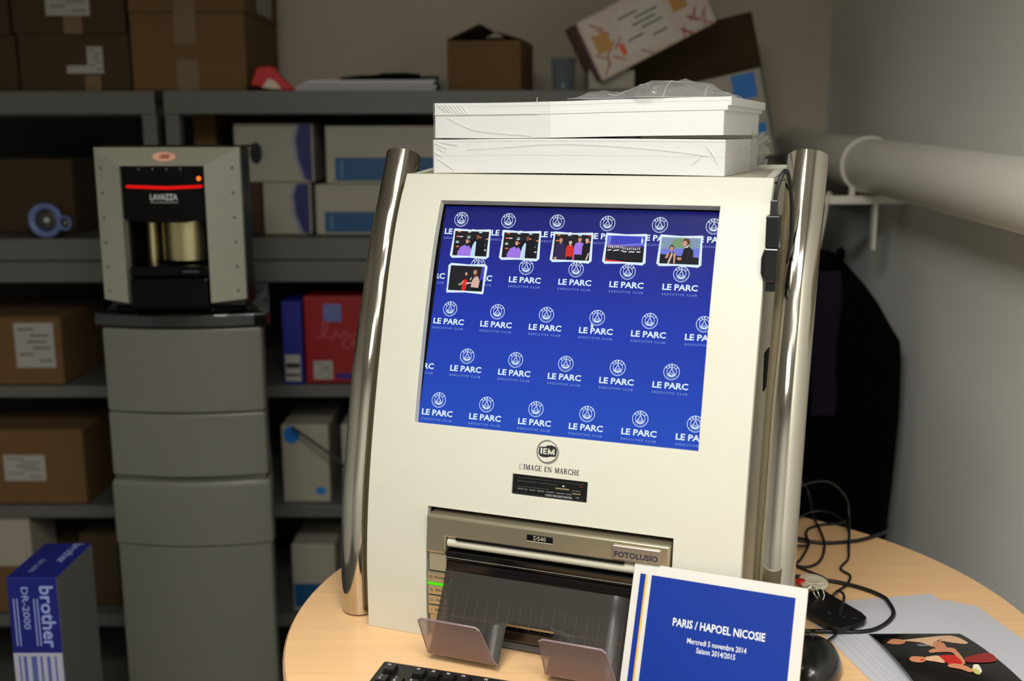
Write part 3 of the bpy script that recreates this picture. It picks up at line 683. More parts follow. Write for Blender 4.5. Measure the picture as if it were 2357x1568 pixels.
# crumpled film lying on the upper ream
cf = MB(); rr = random.Random(5)
def crump(u, v):
    x = .215*u; y = .12*(v-.5)
    prof_h = [0.002, .012, .010, .0085, .016, .024, .025, .0245, .023, .019, .010, .001]
    k = u*(len(prof_h)-1); i = min(int(k), len(prof_h)-2); h = prof_h[i]*(1-(k-i))+prof_h[i+1]*(k-i)
    e = math.sin(pi*v)**.6
    return (x+rr.uniform(-.003, .003)*e, y*(1-.3*math.sin(u*9))+rr.uniform(-.004, .004), max(.0008, h*e+rr.uniform(-.0035, .0035)*e))
GP = [[crump(i/18, j/7) for i in range(19)] for j in range(8)]
cf.add([p for r_ in GP for p in r_], [(j*19+i, j*19+i+1, (j+1)*19+i+1, (j+1)*19+i) for j in range(7) for i in range(18)])
for k in range(6):  # pale tubes painted as glints along the film creases
    i, j = rr.randrange(0, 15), rr.randrange(0, 6); ln = [GP[j][i]]
    for _ in range(rr.randrange(2, 5)):
        i = min(18, i+rr.choice((0, 1, 1))); j = min(7, max(0, j+rr.choice((-1, 0, 1)))); 
        if GP[j][i] != ln[-1]: ln.append(GP[j][i])
    if len(ln) > 1: cf.tube(ln, .00028, 4, mi=1)
cf.tube(GP[0], .0002, 4, mi=1)
tag(cf.build('plastic_film', [clear_film2, mat('film_crease_glint', (236, 236, 232), .15)], M=KM @ T(-.030, .235, .7050)), 'crumpled clear plastic film lying on the upper paper ream', 'plastic wrap')
# torn film flap at the right side of the lower ream
fl = MB(); rr = random.Random(9)
fl.grid(lambda u, v: ((.003+.010*abs(math.sin(v*11+2*u)))*u+rr.uniform(0, .008)*u, .13-.06*(1-u)+rr.uniform(-.002, .002), -.010+.062*v+rr.uniform(-.001, .001)), 7, 18, smooth=False)
wf = [o for o in bpy.data.objects if o.name.startswith('paper_ream') and 'lower' in o.get('label', '')][0]
fl.build('torn_wrap', clear_film2, wf, M=T(.2035, 0, .611))
wr = MB()      # white tubes painting the glints along the wrap creases on the front
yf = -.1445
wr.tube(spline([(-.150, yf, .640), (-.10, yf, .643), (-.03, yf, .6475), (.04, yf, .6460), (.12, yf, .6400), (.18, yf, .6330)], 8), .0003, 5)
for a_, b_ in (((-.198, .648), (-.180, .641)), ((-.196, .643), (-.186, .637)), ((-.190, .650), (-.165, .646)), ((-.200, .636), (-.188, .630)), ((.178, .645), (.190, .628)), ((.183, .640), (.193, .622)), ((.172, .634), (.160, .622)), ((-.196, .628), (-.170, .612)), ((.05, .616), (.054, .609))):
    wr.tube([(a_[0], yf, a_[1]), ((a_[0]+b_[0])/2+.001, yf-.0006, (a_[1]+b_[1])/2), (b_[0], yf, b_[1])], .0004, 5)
wr.build('wrap_crease_glint', mat('film_crease_glint', (236, 236, 232), .15), wf)
wf2 = [o for o in bpy.data.objects if o.name.startswith('paper_ream') and 'upper' in o.get('label', '')][0]
wr = MB()  # upper ream creases, glints painted as white tubes too
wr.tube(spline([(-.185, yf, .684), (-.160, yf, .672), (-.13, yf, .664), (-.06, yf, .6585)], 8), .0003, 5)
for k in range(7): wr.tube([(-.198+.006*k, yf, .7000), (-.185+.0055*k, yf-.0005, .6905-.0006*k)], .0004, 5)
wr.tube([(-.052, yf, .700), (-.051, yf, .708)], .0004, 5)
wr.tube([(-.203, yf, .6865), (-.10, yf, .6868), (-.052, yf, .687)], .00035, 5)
wr.build('wrap_crease_glint', mat('film_crease_glint', (236, 236, 232), .15), wf2)

# ------------------------------------------------------------------ usb adapter hanging on the right edge
ua = thing('usb_adapter', 'black usb adapter hanging by its cord at the kiosk right edge', 'adapter', KM @ T(.2548, .090, .545))
MB().box(-.008, .008, -.010, .012, -.018, .020).build('body', black, ua, bevel=.0012)
MB().box(-.0085, .0078, -.011, .010, -.058, -.0185).build('body', black_gloss, ua, bevel=.0012)
MB().prism([(-.012, -.048), (-.009, -.056), (-.009, -.020), (-.012, -.030)], -.008, .004, axis='y').build('clip', black, ua)
MB().box(-.006, .006, -.006, .006, -.070, -.058).build('plug', black, ua, bevel=.001)
MB().box(-.0045, .0045, -.005, .005, .020, .038).build('connector', mat('dark_connector', (40, 40, 42), .3), ua, bevel=.001)
MB().tube(spline([(0, 0, .036), (.002, .002, .052), (.006, .006, .066), (.0095, .012, .0715), (.013, .020, .062), (.0165, .030, .030), (.017, .034, -.01), (.014, .030, -.05)], 6), .0026, 10).build('cord', rubber, ua)

# ------------------------------------------------------------------ souvenir photo card
cw, chh = .2045, .158
tl = KM.inverted() @ Vector((0, 0, 0))
a2 = .3954; tt = .4092
u2 = Vector((math.cos(a2), -math.sin(a2), 0)); b2 = Vector((math.sin(a2), math.cos(a2), 0)); vup = (b2*math.sin(tt)+Vector((0, 0, 1))*math.cos(tt)); nn = u2.cross(vup)
TLw = Vector((.1493, .0, 0)); TLw = Vector((.1493, 1.2085, .1489+TAB))
base = TLw - vup*chh
CM = Matrix(((u2.x, vup.x, nn.x, base.x), (u2.y, vup.y, nn.y, base.y), (u2.z, vup.z, nn.z, base.z), (0, 0, 0, 1)))
pc = thing('souvenir_card', 'white bordered blue match souvenir card leaning on the kiosk front', 'card', CM)
def rrect(x0, x1, y0, y1, r, n=4):
    P = []
    for cx, cy, a in ((x1-r, y1-r, 0), (x0+r, y1-r, pi/2), (x0+r, y0+r, pi), (x1-r, y0+r, 1.5*pi)):
        for i in range(n+1): P.append((cx+r*math.cos(a+pi/2*i/n), cy+r*math.sin(a+pi/2*i/n)))
    return P
MB().prism(rrect(0, cw, 0, chh, .0025), -.0022, 0).build('board', mat('card_white', (208, 204, 196), .45), pc)
q = MB(); q.box(.0085, .0150, .010, chh-.0125, 0, .0003); q.box(.0225, cw-.013, .010, chh-.0125, 0, .0003); q.build('blue_print', mat('royal_blue_print', (6, 46, 138), .5, spec=.2), pc)
MB().box(.0150, .0172, .010, chh-.0125, 0, .0003).build('gold_stripe', mat('gold_print', (232, 168, 40), .4), pc)
q = MB(); put_text(q, 'PARIS / HAPOEL NICOSIE', .0128, T(.1085, .0955, .0005), 0, offset=.00028, width=.1080)
put_text(q, 'Mercredi 5 novembre 2014', .0088, T(.1085, .0772, .0005), 0, offset=.0001, width=.0690)
put_text(q, 'Saison 2014/2015', .0088, T(.1085, .0680, .0005), 0, offset=.0001, width=.0455)
q.build('card_lettering', mat('card_white_ink', (214, 218, 220), .5), pc)
q = MB(); lgm = T(.172, .030, .0005) @ Matrix.Scale(.00115, 4)
vs = [p for p in lg.v]; o0 = len(q.v)
for p in vs: q.v.append(tuple(lgm @ Vector(p)))
for f, mi in zip(lg.f, lg.m):
    if all(vs[i][1] > -11 for i in f): q.f.append([i+o0 for i in f]); q.m.append(0); q.sm.append(False)
q.build('round_crest', mat('card_crest_ink', (200, 206, 214), .5), pc)

# ------------------------------------------------------------------ keyboard
kc = onz(884, 1519, TAB+.022)
KBM = T(kc.x, kc.y, TAB) @ RZ(-.305)
kb = thing('keyboard', 'black computer keyboard at the table front edge', 'keyboard', KBM)
kw, kd = .368, .150
MB().prism([(y, z) for y, z in ((0, .002), (0, .022), (-.010, .021), (-kd, .010), (-kd, .002))], 0, kw, axis='x').build('case', mat('keyboard_black', (20, 20, 21), .4), kb, bevel=.005, seg=3)
keym = mat('key_black', (14, 14, 15), .38); kink = mat('key_white_ink', (205, 205, 205), .5)
U = .0190
def key(x, y, w, text):
    kx0, kx1 = x+.0008, x+w*U-.0008; z0 = .020 - .075*(-y); 
    M = T((kx0+kx1)/2, y-U/2, z0)
    hw = (kx1-kx0)/2; hd = U/2-.0008; i = .0026
    m_ = MB(); V = [(-hw, -hd, -.003), (hw, -hd, -.003), (hw, hd, -.003), (-hw, hd, -.003), (-hw+i, -hd+i, .0075), (hw-i, -hd+i, .0075), (hw-i, hd-i*.6, .0080), (-hw+i, hd-i*.6, .0080)]
    m_.add(V, [(3, 2, 1, 0), (4, 5, 6, 7), (0, 1, 5, 4), (1, 2, 6, 5), (2, 3, 7, 6), (3, 0, 4, 7)], 0)
    lines = text.split('|')
    for li, s_ in enumerate(lines):
        if s_: put_text(m_, s_, .0044 if len(s_) < 3 else .0030, T(-hw*.25, .0035-li*.0058, .0083), 1, offset=.0002)
    m_.build('key', [keym, kink], kb, M=M)
y0 = -.012; x0 = .0085
xs_ = [0] + [2+i for i in range(4)] + [6.5+i for i in range(4)] + [11+i for i in range(4)]
for i, xk in enumerate(xs_): key(x0+xk*U, y0, 1, ['Esc'] [0] if i == 0 else 'F%d' % i)
rows = [(1.25, [('', 1)] * 0)]
r1 = ['~|2', '1|&', '2|e', '3|#', '4|{', '5|[', '6|-', '7|`', '8|_', '9|^', '0|@', ')|]', '+|=']
for i, s_ in enumerate(r1): key(x0+i*U, y0-1.25*U, 1, s_)
key(x0+13*U, y0-1.25*U, 2, '<')
key(x0, y0-2.25*U, 1.5, 'Tab')
for i, s_ in enumerate('AZERTYUIOP^$'): key(x0+(1.5+i)*U, y0-2.25*U, 1, s_)
key(x0+13.5*U, y0-2.25*U, 1.5, '')
key(x0, y0-3.25*U, 1.75, 'Caps')
for i, s_ in enumerate('QSDFGHJKLM*'): key(x0+(1.75+i)*U, y0-3.25*U, 1, s_)
key(x0+12.75*U, y0-3.25*U, 2.25, '')
key(x0, y0-4.25*U, 1.25, '')
for i, s_ in enumerate('<WXCVBN,;:!'): key(x0+(1.25+i)*U, y0-4.25*U, 1, s_)
key(x0+12.25*U, y0-4.25*U, 2.75, '')
xx = 0
for w_ in (1.25, 1.25, 1.25, 6.25, 1.25, 1.25, 1.25, 1.25): key(x0+xx*U, y0-5.25*U, w_, ''); xx += w_
for r_ in range(3):
    for c_ in range(3): key(x0+(15.4+c_)*U, y0-(0 if r_ == 0 else .25+r_)*U, 1, '')

# ------------------------------------------------------------------ mouse
mc = Vector((.374, 1.222, TAB))
mo = thing('computer_mouse', 'glossy black computer mouse beside the souvenir card', 'mouse', T(*mc) @ RZ(-.30))
def mshape(u, v):
    a = 2*pi*u; ph = v*pi/2
    rx, ry, rz = .037, .060, .038
    x = rx*math.cos(a)*math.cos(ph)**.75; y = ry*math.sin(a)*math.cos(ph)**.75; z = rz*math.sin(ph)**.9*(1-.18*max(0, math.sin(a))*math.cos(ph))
    return (x, y-.004*math.sin(ph), z+.001)
m_ = MB().grid(mshape, 40, 16); m_.v = [p for p in m_.v]
m_.build('body', mat('mouse_black', (13, 13, 14), .28, coat=.3), mo)
def mpt(x, y):
    k = max(0, 1-(x/.037)**2-(y/.060)**2); ph = math.acos(min(1, (1-k)**.5) ** (1/.75) if k < 1 else 0)
    return (x, y-.004, .0385*max(0, math.sin(ph))**.9+.0012)
MB().tube([mpt(0, y) for y in (.012, .02, .03, .04, .048)], .0008, 6).build('button_seam', mat('seam_grey', (70, 70, 70), .5), mo)
MB().tube([(-.003, .030, .030), (.003, .030, .030)], .008, 20).build('scroll_wheel', black, mo)
cp = [(.405, 1.272, .012), (.416, 1.285, .008), (.434, 1.312, .006), (.452, 1.357, .014), (.470, 1.400, .016), (.470, 1.427, .012), (.462, 1.427, .004), (.478, 1.447, .004), (.496, 1.468, .0035), (.511, 1.501, .003), (.505, 1.528, .003), (.529, 1.567, .003), (.545, 1.617, .004), (.560, 1.665, .010), (.558, 1.700, .018), (.545, 1.725, .022), (.515, 1.735, .018), (.48, 1.72, .008)]
Mi = mo.matrix_world.inverted()
MB().tube([Mi @ Vector((p.x, p.y, p.z+TAB)) for p in spline(cp, 8)], .0019, 8).build('cord', rubber, mo)

# ------------------------------------------------------------------ cables behind the kiosk on the table
def cable(label, pts, r, group='loose black cables at the right of the kiosk', name='cable'):
    P = spline([(x, y, z+TAB) for x, y, z in pts], 8); o = P[0].copy()
    return tag(MB().tube([p-o for p in P], r, 8).build(name, rubber, M=T(*o)), label, 'cable', group)
cable('thick black cable looping round the key fob over the paper sheets', [(.372, 1.330, .004), (.387, 1.318, .004), (.419, 1.316, .0045), (.468, 1.313, .005), (.499, 1.328, .005), (.528, 1.364, .005), (.535, 1.403, .005), (.533, 1.427, .004), (.515, 1.454, .0035), (.486, 1.476, .0035), (.455, 1.488, .0035), (.425, 1.50, .0035)], .0031)
cable('thick black cable crossing the table edge beside the coat', [(.645, 1.715, -.004), (.622, 1.676, .0035), (.580, 1.647, .0035), (.549, 1.636, .0035), (.511, 1.631, .0035), (.480, 1.640, .0035), (.455, 1.650, .0035), (.43, 1.66, .0035)], .0032)
cable('thin black cable bent in an oval behind the key bunch', [(.435, 1.600, .012), (.470, 1.602, .010), (.486, 1.634, .003), (.489, 1.663, .003), (.501, 1.694, .003), (.529, 1.714, .003), (.560, 1.720, .003), (.575, 1.73, .003)], .0022)
cable('thin black cable hanging in a big loop to the table', [(.43, 1.64, .13), (.47, 1.70, .10), (.52, 1.78, .045), (.521, 1.74, .012), (.519, 1.688, .004), (.506, 1.617, .006), (.483, 1.559, .004), (.457, 1.535, .003), (.43, 1.545, .003)], .0021)
cable('thin black cable arching over the others with its end hanging', [(.42, 1.62, .080), (.47, 1.66, .090), (.53, 1.70, .085), (.565, 1.705, .055), (.568, 1.69, .020), (.545, 1.615, .003), (.54, 1.60, .003)], .0022)
cable('black cable curling beside the tube foot', [(.445, 1.67, .003), (.472, 1.653, .004), (.481, 1.618, .010), (.456, 1.568, .004), (.440, 1.540, .003), (.455, 1.515, .003), (.470, 1.49, .003), (.463, 1.462, .003)], .0020)
cable('black cable hanging down behind the right chrome tube', [(.46, 1.80, .62), (.475, 1.80, .50), (.48, 1.80, .42), (.470, 1.80, .34), (.455, 1.79, .30), (.47, 1.79, .26), (.485, 1.79, .22), (.47, 1.79, .17), (.44, 1.78, .13)], .0026)

# ------------------------------------------------------------------ key bunch
kz = TAB+.006
kb2 = thing('key_bunch', 'key bunch with black card fob, steel rings and white token', 'keys', T(.445, 1.378, kz))
def onk(px, py, z=.0): p = onz(px, py, kz+z); return (p.x-.445, p.y-1.378)
fp_ = [onk(*p) for p in ((1855, 1420), (1856, 1375), (1890, 1366), (1925, 1387), (1983, 1421), (1994, 1432), (1990, 1440), (1960, 1452), (1932, 1458), (1918, 1456))]
fo = MB().prism(fp_[::-1] if False else fp_, 0, .0075).build('fob', mat('fob_black', (9, 9, 10), .3), kb2, bevel=.0012)
q = MB()
for px, py, s_ in ((1909, 1412, 'D'), (1908, 1425, 'o'), (1942, 1421, 'o'), (1967, 1423, 'oo')):
    x, y = onk(px, py, .0078); put_text(q, s_, .0070, T(x, y, .0079) @ RZ(-.5), 0)
q.build('button_marks', grey_ink, fo)
tk = onk(1872, 1345)
kt = MB().prism([(tk[0]+.021*math.cos(a), tk[1]+.026*math.sin(a)) for a in np.linspace(0, 2*pi, 25)[:-1]], 0, .006).build('token', mat('token_white', (222, 216, 190), .4), kb2, bevel=.002)
q = MB(); q.lathe([(.0150, .0058), (.0142, .0070), (.0125, .0070), (.0110, .0064), (.0001, .0064)], 28, 0, T(tk[0], tk[1], 0), caps=False); q.build('token_rim', mat('token_white', (222, 216, 190), .4), kt)
for (px, py, r_, rx) in ((1868, 1372, .0125, .5), (1876, 1372, .0125, -.3), (1884, 1368, .012, .9)):
    x, y = onk(px, py, .01); Mq = T(x, y, .012) @ RZ(rx) @ RX(.9)
    MB().tube([(r_*math.cos(a), r_*math.sin(a), 0) for a in np.linspace(0, 2*pi, 29)[:-1]], .0009, 8, closed=True, M=Mq).build('ring', chrome, kb2)
x, y = onk(1843, 1345)
MB().lathe([(.004, 0), (.008, .002), (.008, .006), (.004, .008)], 16, 0, T(x, y, 0)).build('red_tag', red, kb2)

# ------------------------------------------------------------------ paper sheets and print
shd = [((.350, 1.352), (.4023, 1.3665), (.6113, 1.4416), (.800, 1.1), (.47, 1.08))]
def sheet(i, back_left, back_right, label):
    A = Vector(back_left); B = Vector(back_right); e = (B-A).normalized(); n = Vector((e.y, -e.x)); L = .297 if i == 0 else .297
    z = .0004+.0006*i
    W_ = (B-A).length
    P = [A, B, B+n*L, A+n*L]
    o = Vector((A.x, A.y)); 
    return tag(MB().prism([(p.x-o.x, p.y-o.y) for p in P][::-1], 0, .0004).build('paper_sheet', white_paper, M=T(o.x, o.y, TAB+z)), label, 'paper', 'white paper sheets fanned under the cables')
sheet(0, (.402, 1.405), (.6113, 1.4416), 'lowest white sheet of the fan, reaching furthest back')
sheet(1, (.420, 1.385), (.6300, 1.4190), 'second white sheet of the fan from the table bottom up')
sheet(2, (.430, 1.375), (.6400, 1.4100), 'third white sheet in the middle of the fan')
sheet(3, (.436, 1.368), (.6460, 1.4040), 'fourth white sheet, just beneath the top sheet of the fan')
sheet(4, (.445, 1.362), (.6560, 1.3990), 'top white sheet of the fan under the curled photo')
# photo print, slightly arched
Y0, Y1 = 1.308, 1.10
def archz(y): 
    t_ = (Y0-y)/(Y0-Y1); return .0046 + .010*math.sin(pi*max(0, min(1, t_)))**.8*1.0
ph = thing('photo_print', 'curled glossy photo print of performers on the white sheets', 'photo', T(.54, 1.2, TAB))
def PP(x, y, dz=0.): return (x-.54, y-1.2, archz(y)+dz)
def sidex(t_): return (.4745+.010*t_, .5960+.024*t_)
MB().grid(lambda u, v: PP(sidex(v)[0]+(sidex(v)[1]-sidex(v)[0])*u, Y0+(Y1-Y0)*v), 10, 24, flip=True).build('print', mat('print_black', (14, 12, 14), .12, coat=.5), ph)
MB().grid(lambda u, v: PP(sidex(v)[0]+(sidex(v)[1]-sidex(v)[0])*u, Y0+(Y1-Y0)*v, -.0004), 10, 24).build('print_back', mat('print_back_white', (225, 225, 225), .5), ph)
pcol = dict(skin=(214, 140, 100), pale=(236, 188, 150), red=(205, 24, 20), darkred=(150, 18, 20), green=(200, 200, 110), white=(236, 232, 214), grey=(120, 122, 128), hair=(40, 20, 16))
pn = list(pcol); pm = [mat('print_'+n, c, .15, coat=.4) for n, c in pcol.items()]
figs = [('pale', [(2070, 1475), (2130, 1468), (2190, 1464), (2225, 1478), (2222, 1483), (2190, 1480), (2165, 1477), (2150, 1490), (2120, 1480)]),
        ('skin', [(2037, 1479), (2052, 1472), (2075, 1473), (2084, 1479), (2072, 1484), (2050, 1483)]),
        ('hair', [(2030, 1476), (2045, 1469), (2060, 1470), (2052, 1472), (2040, 1480)]),
        ('skin', [(2150, 1478), (2170, 1480), (2178, 1492), (2160, 1494), (2146, 1488)]),
        ('grey', [(2108, 1484), (2130, 1484), (2142, 1488), (2118, 1489)]),
        ('skin', [(2137, 1500), (2150, 1494), (2190, 1492), (2205, 1502), (2222, 1526), (2206, 1530), (2195, 1505), (2165, 1502), (2142, 1504)]),
        ('skin', [(2092, 1518), (2100, 1512), (2125, 1513), (2132, 1520), (2122, 1526), (2100, 1524)]),
        ('hair', [(2090, 1512), (2105, 1509), (2128, 1510), (2125, 1513), (2100, 1512), (2092, 1518)]),
        ('red', [(2118, 1520), (2126, 1518), (2126, 1521), (2119, 1522)]),
        ('pale', [(2130, 1514), (2160, 1511), (2175, 1527), (2150, 1524), (2132, 1521)]),
        ('red', [(2160, 1511), (2195, 1510), (2215, 1528), (2190, 1534), (2180, 1528)]),
        ('darkred', [(2222, 1515), (2275, 1504), (2292, 1524), (2228, 1526)]),
        ('skin', [(2182, 1532), (2195, 1529), (2222, 1534), (2240, 1545), (2232, 1549), (2210, 1542), (2184, 1537)]),
        ('white', [(2240, 1532), (2252, 1532), (2260, 1548), (2250, 1552), (2240, 1544)]),
        ('green', [(2236, 1540), (2250, 1542), (2256, 1554), (2244, 1552)])]
for k, (cn, pts) in enumerate(figs):
    W3 = []
    for px, py in pts:
        z = .012
        for _ in range(4): p = onz(px, py, TAB+z); z = archz(p.y)
        W3.append(PP(p.x, p.y, .0003+.00005*k))
    if k == 0: fm = MB()
    W3 = [tuple(p) for p in spline([(a[0], a[1], a[2]) for a in W3+[W3[0]]], 4)][:-1]
    fm.add(W3, [tuple(range(len(W3)))[::-1]], pn.index(cn))
fm.build('printed_figures', pm, ph)

# ------------------------------------------------------------------ cartons
def carton(name, label, cat, x0, x1, y0, y1, z0, z1, m, M=None, group=None, rz=0.0, tapes=(), labels=(), bev=.003, extra=None):
    cx, cy = (x0+x1)/2, (y0+y1)/2; w, d, h = x1-x0, y1-y0, z1-z0
    o = thing(name, label, cat, (M if M is not None else T(cx, cy, z0) @ RZ(rz)), group)
    MB().box(-w/2, w/2, -d/2, d/2, 0, h).build('carton', m, o, bevel=bev)
    for tx0, tx1, tz0, tz1 in tapes: MB().box(tx0, tx1, -d/2-.0008, -d/2+.001, tz0, tz1).build('tape', tape, o)
    for L in labels:
        lx0, lx1, lz0, lz1 = L[:4]
        lo = MB().box(lx0, lx1, -d/2-.0012, -d/2+.001, lz0, lz1).build('label', L[4] if len(L) > 4 else labelm, o)
        q = MB(); hh = lz1-lz0; ww = lx1-lx0
        if len(L) > 5 and L[5] == 'plain': continue
        for k in range(6):
            zz_ = lz1 - hh*(.14+.14*k); q.box(lx0+ww*(.08, .4, .3, .45, .1, .6)[k], lx1-ww*(.5, .12, .2, .1, .55, .08)[k], -d/2-.0016, -d/2-.0011, zz_-hh*.022, zz_+hh*.022)
        q.build('label_print', grey_ink if len(L) < 7 else L[6], lo)
    return o
# two metal shelf units
def shelf_unit(label, x0, x1, M=None):
    o = thing('storage_shelf', label, 'shelf', T((x0+x1)/2, 2.45, 0), 'grey metal shelf units along the back wall')
    w = (x1-x0)/2; D = .46
    for (zt, hh) in ((1.4995, .052), (1.1655, .102), (.815, .028), (.515, .030), (.230, .030)):
        q = MB(); q.box(-w, w, 0, D, zt-.02, zt-.001)
        if hh > .09: q.box(-w, w, -.004, .012, zt-.050, zt); q.box(-w, w, -.002, .012, zt-hh, zt-.053)
        else: q.box(-w, w, -.004, .012, zt-hh, zt)
        q.box(-w, w, D-.01, D, zt-.05, zt-.001)
        q.build('shelf_board', steel_grey, o, bevel=.002)
    MB().box(-w+.002, w-.002, D+.001, D+.004, .05, 1.478).build('shade_backing', mat('shelf_shade_dark', (20, 20, 19), .8), o)  # added dark sheet standing in for the black shade behind the shelves
    for sx in (-1, 1):
        for y in (.0, D-.04):
            xa, xb = (-w, -w+.032) if sx < 0 else (w-.032, w)
            MB().box(xa, xb, y+.001, y+.036, 0, 1.45).build('upright_post', steel_grey, o, bevel=.002)
    return o
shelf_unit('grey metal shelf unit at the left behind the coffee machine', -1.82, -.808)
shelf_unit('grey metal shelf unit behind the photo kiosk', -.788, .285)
G1 = 'brown cartons on top of the left shelves'
Z1 = 1.5005
carton('cardboard_box', 'brown carton with L-shaped torn label on the top shelf', 'box', -1.130, -.876, 2.50, 2.80, Z1, 1.628, card_dark, group=G1, tapes=[(.022, .058, 0, .035)], labels=[(.03, .066, .04, .100)])
lb_ = bpy.data.objects[[o.name for o in bpy.data.objects if o.name.startswith('cardboard_box')][-1]]
MB().box(-.018, .03, -.1512, -.149, .040, .058).build('label', labelm, lb_)
carton('cardboard_box', 'brown carton cut by the left edge of the photo, lower row', 'box', -1.40, -1.136, 2.50, 2.80, Z1, 1.626, card_dark, group=G1)
carton('cardboard_box', 'brown carton with large white label at the very top left', 'box', -1.138, -.880, 2.50, 2.80, 1.6285, 1.76, card_dark, group=G1, tapes=[(-.012, .030, 0, .13)], labels=[(-.050, .050, .040, .110)])
carton('cardboard_box', 'brown carton in the top left corner of the photo, upper row', 'box', -1.41, -1.145, 2.50, 2.80, 1.6265, 1.75, card_dark, group=G1)
carton('cardboard_box', 'tall brown carton with two strips of tape beside the red pouch', 'box', -.868, -.607, 2.49, 2.84, Z1, 1.674, card_brown, group=G1, tapes=[(-.03, .02, .106, .174), (-.028, .022, 0, .070)])
bx = carton('cardboard_box', 'brown carton stacked on the tall taped carton', 'box', -.870, -.605, 2.49, 2.84, 1.6745, 1.83, card_brown, group=G1, tapes=[(-.028, .020, 0, .12)])
q = MB().box(.1325, .1340, -.05, .10, .012, .06); q.build('label', labelm, bx)
# red pouch
rp = thing('red_pouch', 'red pouch with a white patch beside the tall carton', 'pouch', T(-.548, 2.50, Z1))
def rpf(u, v):
    x = -.055+.115*u; top = [.020, .052, .056, .050, .026, .004][min(5, int(u*5.01))]
    return (x, .05*(v-.5), top*math.sin(pi*min(1, v+.001))**.6)
MB().prism([(-.052, .012), (-.036, .052), (-.008, .056), (.006, .052), (.012, .040), (.052, .0), (.020, .0), (-.01, .004), (-.04, .010)], -.012, .014, axis='y').build('pouch', red, rp, bevel=.004)
MB().prism([(-.024, .008), (-.008, .028), (.008, .020), (.020, .004), (.0, .004)], -.0135, -.012, axis='y').build('patch', mat('pouch_white', (210, 190, 170), .5), rp)
MB().tube(spline([(-.03, .01, .01), (-.045, .0, .004), (-.058, -.01, .006), (-.04, -.02, .004)], 5), .004, 6).build('strap', black, rp)
# white folded sheets and black umbrella on them
ws = thing('folded_posters', 'pile of folded white posters on top of the shelf', 'paper', T(-.335, 2.53, Z1))
q = MB()
for k, (xa, xb, z) in enumerate(((-.165, .160, 0), (-.160, .163, .007), (-.150, .155, .014), (-.135, .160, .019))):
    q.box(xa, xb, -.03, .20, z, z+.006)
q.build('sheets', mat('poster_white', (190, 188, 190), .6), ws, bevel=.002)
um = thing('folded_umbrella', 'black folded umbrella lying on the white posters', 'umbrella', T(-.30, 2.54, Z1+.028) @ RY(pi/2))
MB().lathe([(.004, -.10), (.009, -.06), (.010, -.02), (.014, 0), (.015, .05), (.012, .085), (.006, .09)], 16).build('canopy', fabric, um)
MB().lathe([(.0055, .09), (.0075, .095), (.0075, .125), (.004, .13)], 12).build('handle', black, um)
tag(MB().box(-.006, .006, 0, .02, 0, .022).build('binder_clip', black, M=T(-.158, 2.50, Z1)), 'small black clip between the white posters and open carton', 'clip')
# open carton
oc = thing('open_cardboard_box', 'small open brown carton with raised flaps against the back wall', 'box', T(-.048, 2.61, Z1) @ RZ(-.16))
q = MB(); w, d, h, th = .086, .10, .113, .004
q.box(-w, w, -d, -d+th, 0, h); q.box(-w, w, d-th, d, 0, h); q.box(-w, -w+th, -d+th, d-th, 0, h); q.box(w-th, w, -d+th, d-th, 0, h); q.box(-w+th, w-th, -d+th, d-th, 0, th)
q.build('carton', card_brown, oc)
MB().box(0, .085, -d, d, 0, .003).build('flap', card_dark, oc, M=T(-w, 0, h) @ RY(-.42))
MB().box(-.06, 0, -d, d, 0, .003).build('flap', card_dark, oc, M=T(w, 0, h) @ RY(.28))
MB().box(-w*.5, w*.8, -.02, .06, h-.02, h+.014).build('black_content', dark, oc, bevel=.01)
# plastic tumbler
tb = MB().lathe([(.026, .0), (.032, .085), (.0305, .085), (.0245, .003)], 28)
tag(tb.build('plastic_tumbler', mat('clear_blue_plastic', (130, 145, 160), .15, alpha=.35), M=T(.128, 2.68, Z1)), 'empty clear plastic tumbler between cartons on the top shelf', 'cup')
def frame2(px, py, Y, rot, lean=0.0, yaw=0.0):
    p = onY(px, py, Y); return T(p.x, p.y, p.z) @ RZ(yaw) @ RY(-rot) @ RX(lean)
wb0 = carton('white_carton', 'plain pale carton under the patterned box', 'box', .175, .280, 2.47, 2.60, Z1, 1.545, white_box)
# patterned box: tilted
pb = carton('patterned_box', 'white parcel box with red pattern, tilted on the cartons', 'box', 0, .297, 0, .12, 0, .141, mat('parcel_white', (196, 182, 168), .6), M=frame2(1491, 51, 2.44, .468, yaw=.16) @ T(0, .06, -.0705), labels=[(-.070, .045, .026, .118, mat('parcel_label', (196, 190, 178), .5))], bev=.008)
q = MB(); rr = random.Random(4)
for k in range(26):
    x = rr.choice([rr.uniform(-.14, -.08), rr.uniform(.07, .14), rr.uniform(-.14, .14)]); z = rr.uniform(.008, .132) if abs(x) > .08 else rr.choice([rr.uniform(.006, .018), rr.uniform(.124, .134)])
    a = rr.choice([.7, -.7, 1.2]); v_, f_ = strip2d([(-.016, 0), (.016, 0)], .0030); q.add(v_, f_, 0, T(x, -.0606, z) @ RX(pi/2) @ RZ(a))
q.build('red_pattern', mat('dull_red_ink', (160, 62, 56), .6), pb)
for x, z in ((-.112, .076), (.080, .082)): MB().box(x-.018, x+.018, -.0612, -.0604, z-.02, z+.02).build('gold_stamp', mat('gold_card', (178, 132, 60), .5), pb)
MB().box(-.082, -.070, -.0614, -.0605, .030, .056).build('orange_mark', mat('orange_ink', (220, 80, 50), .5), pb)
MB().box(-.1500, -.1478, -.055, .058, .004, .137).build('side_panel', mat('dusky_pink_card', (130, 96, 92), .7), pb)
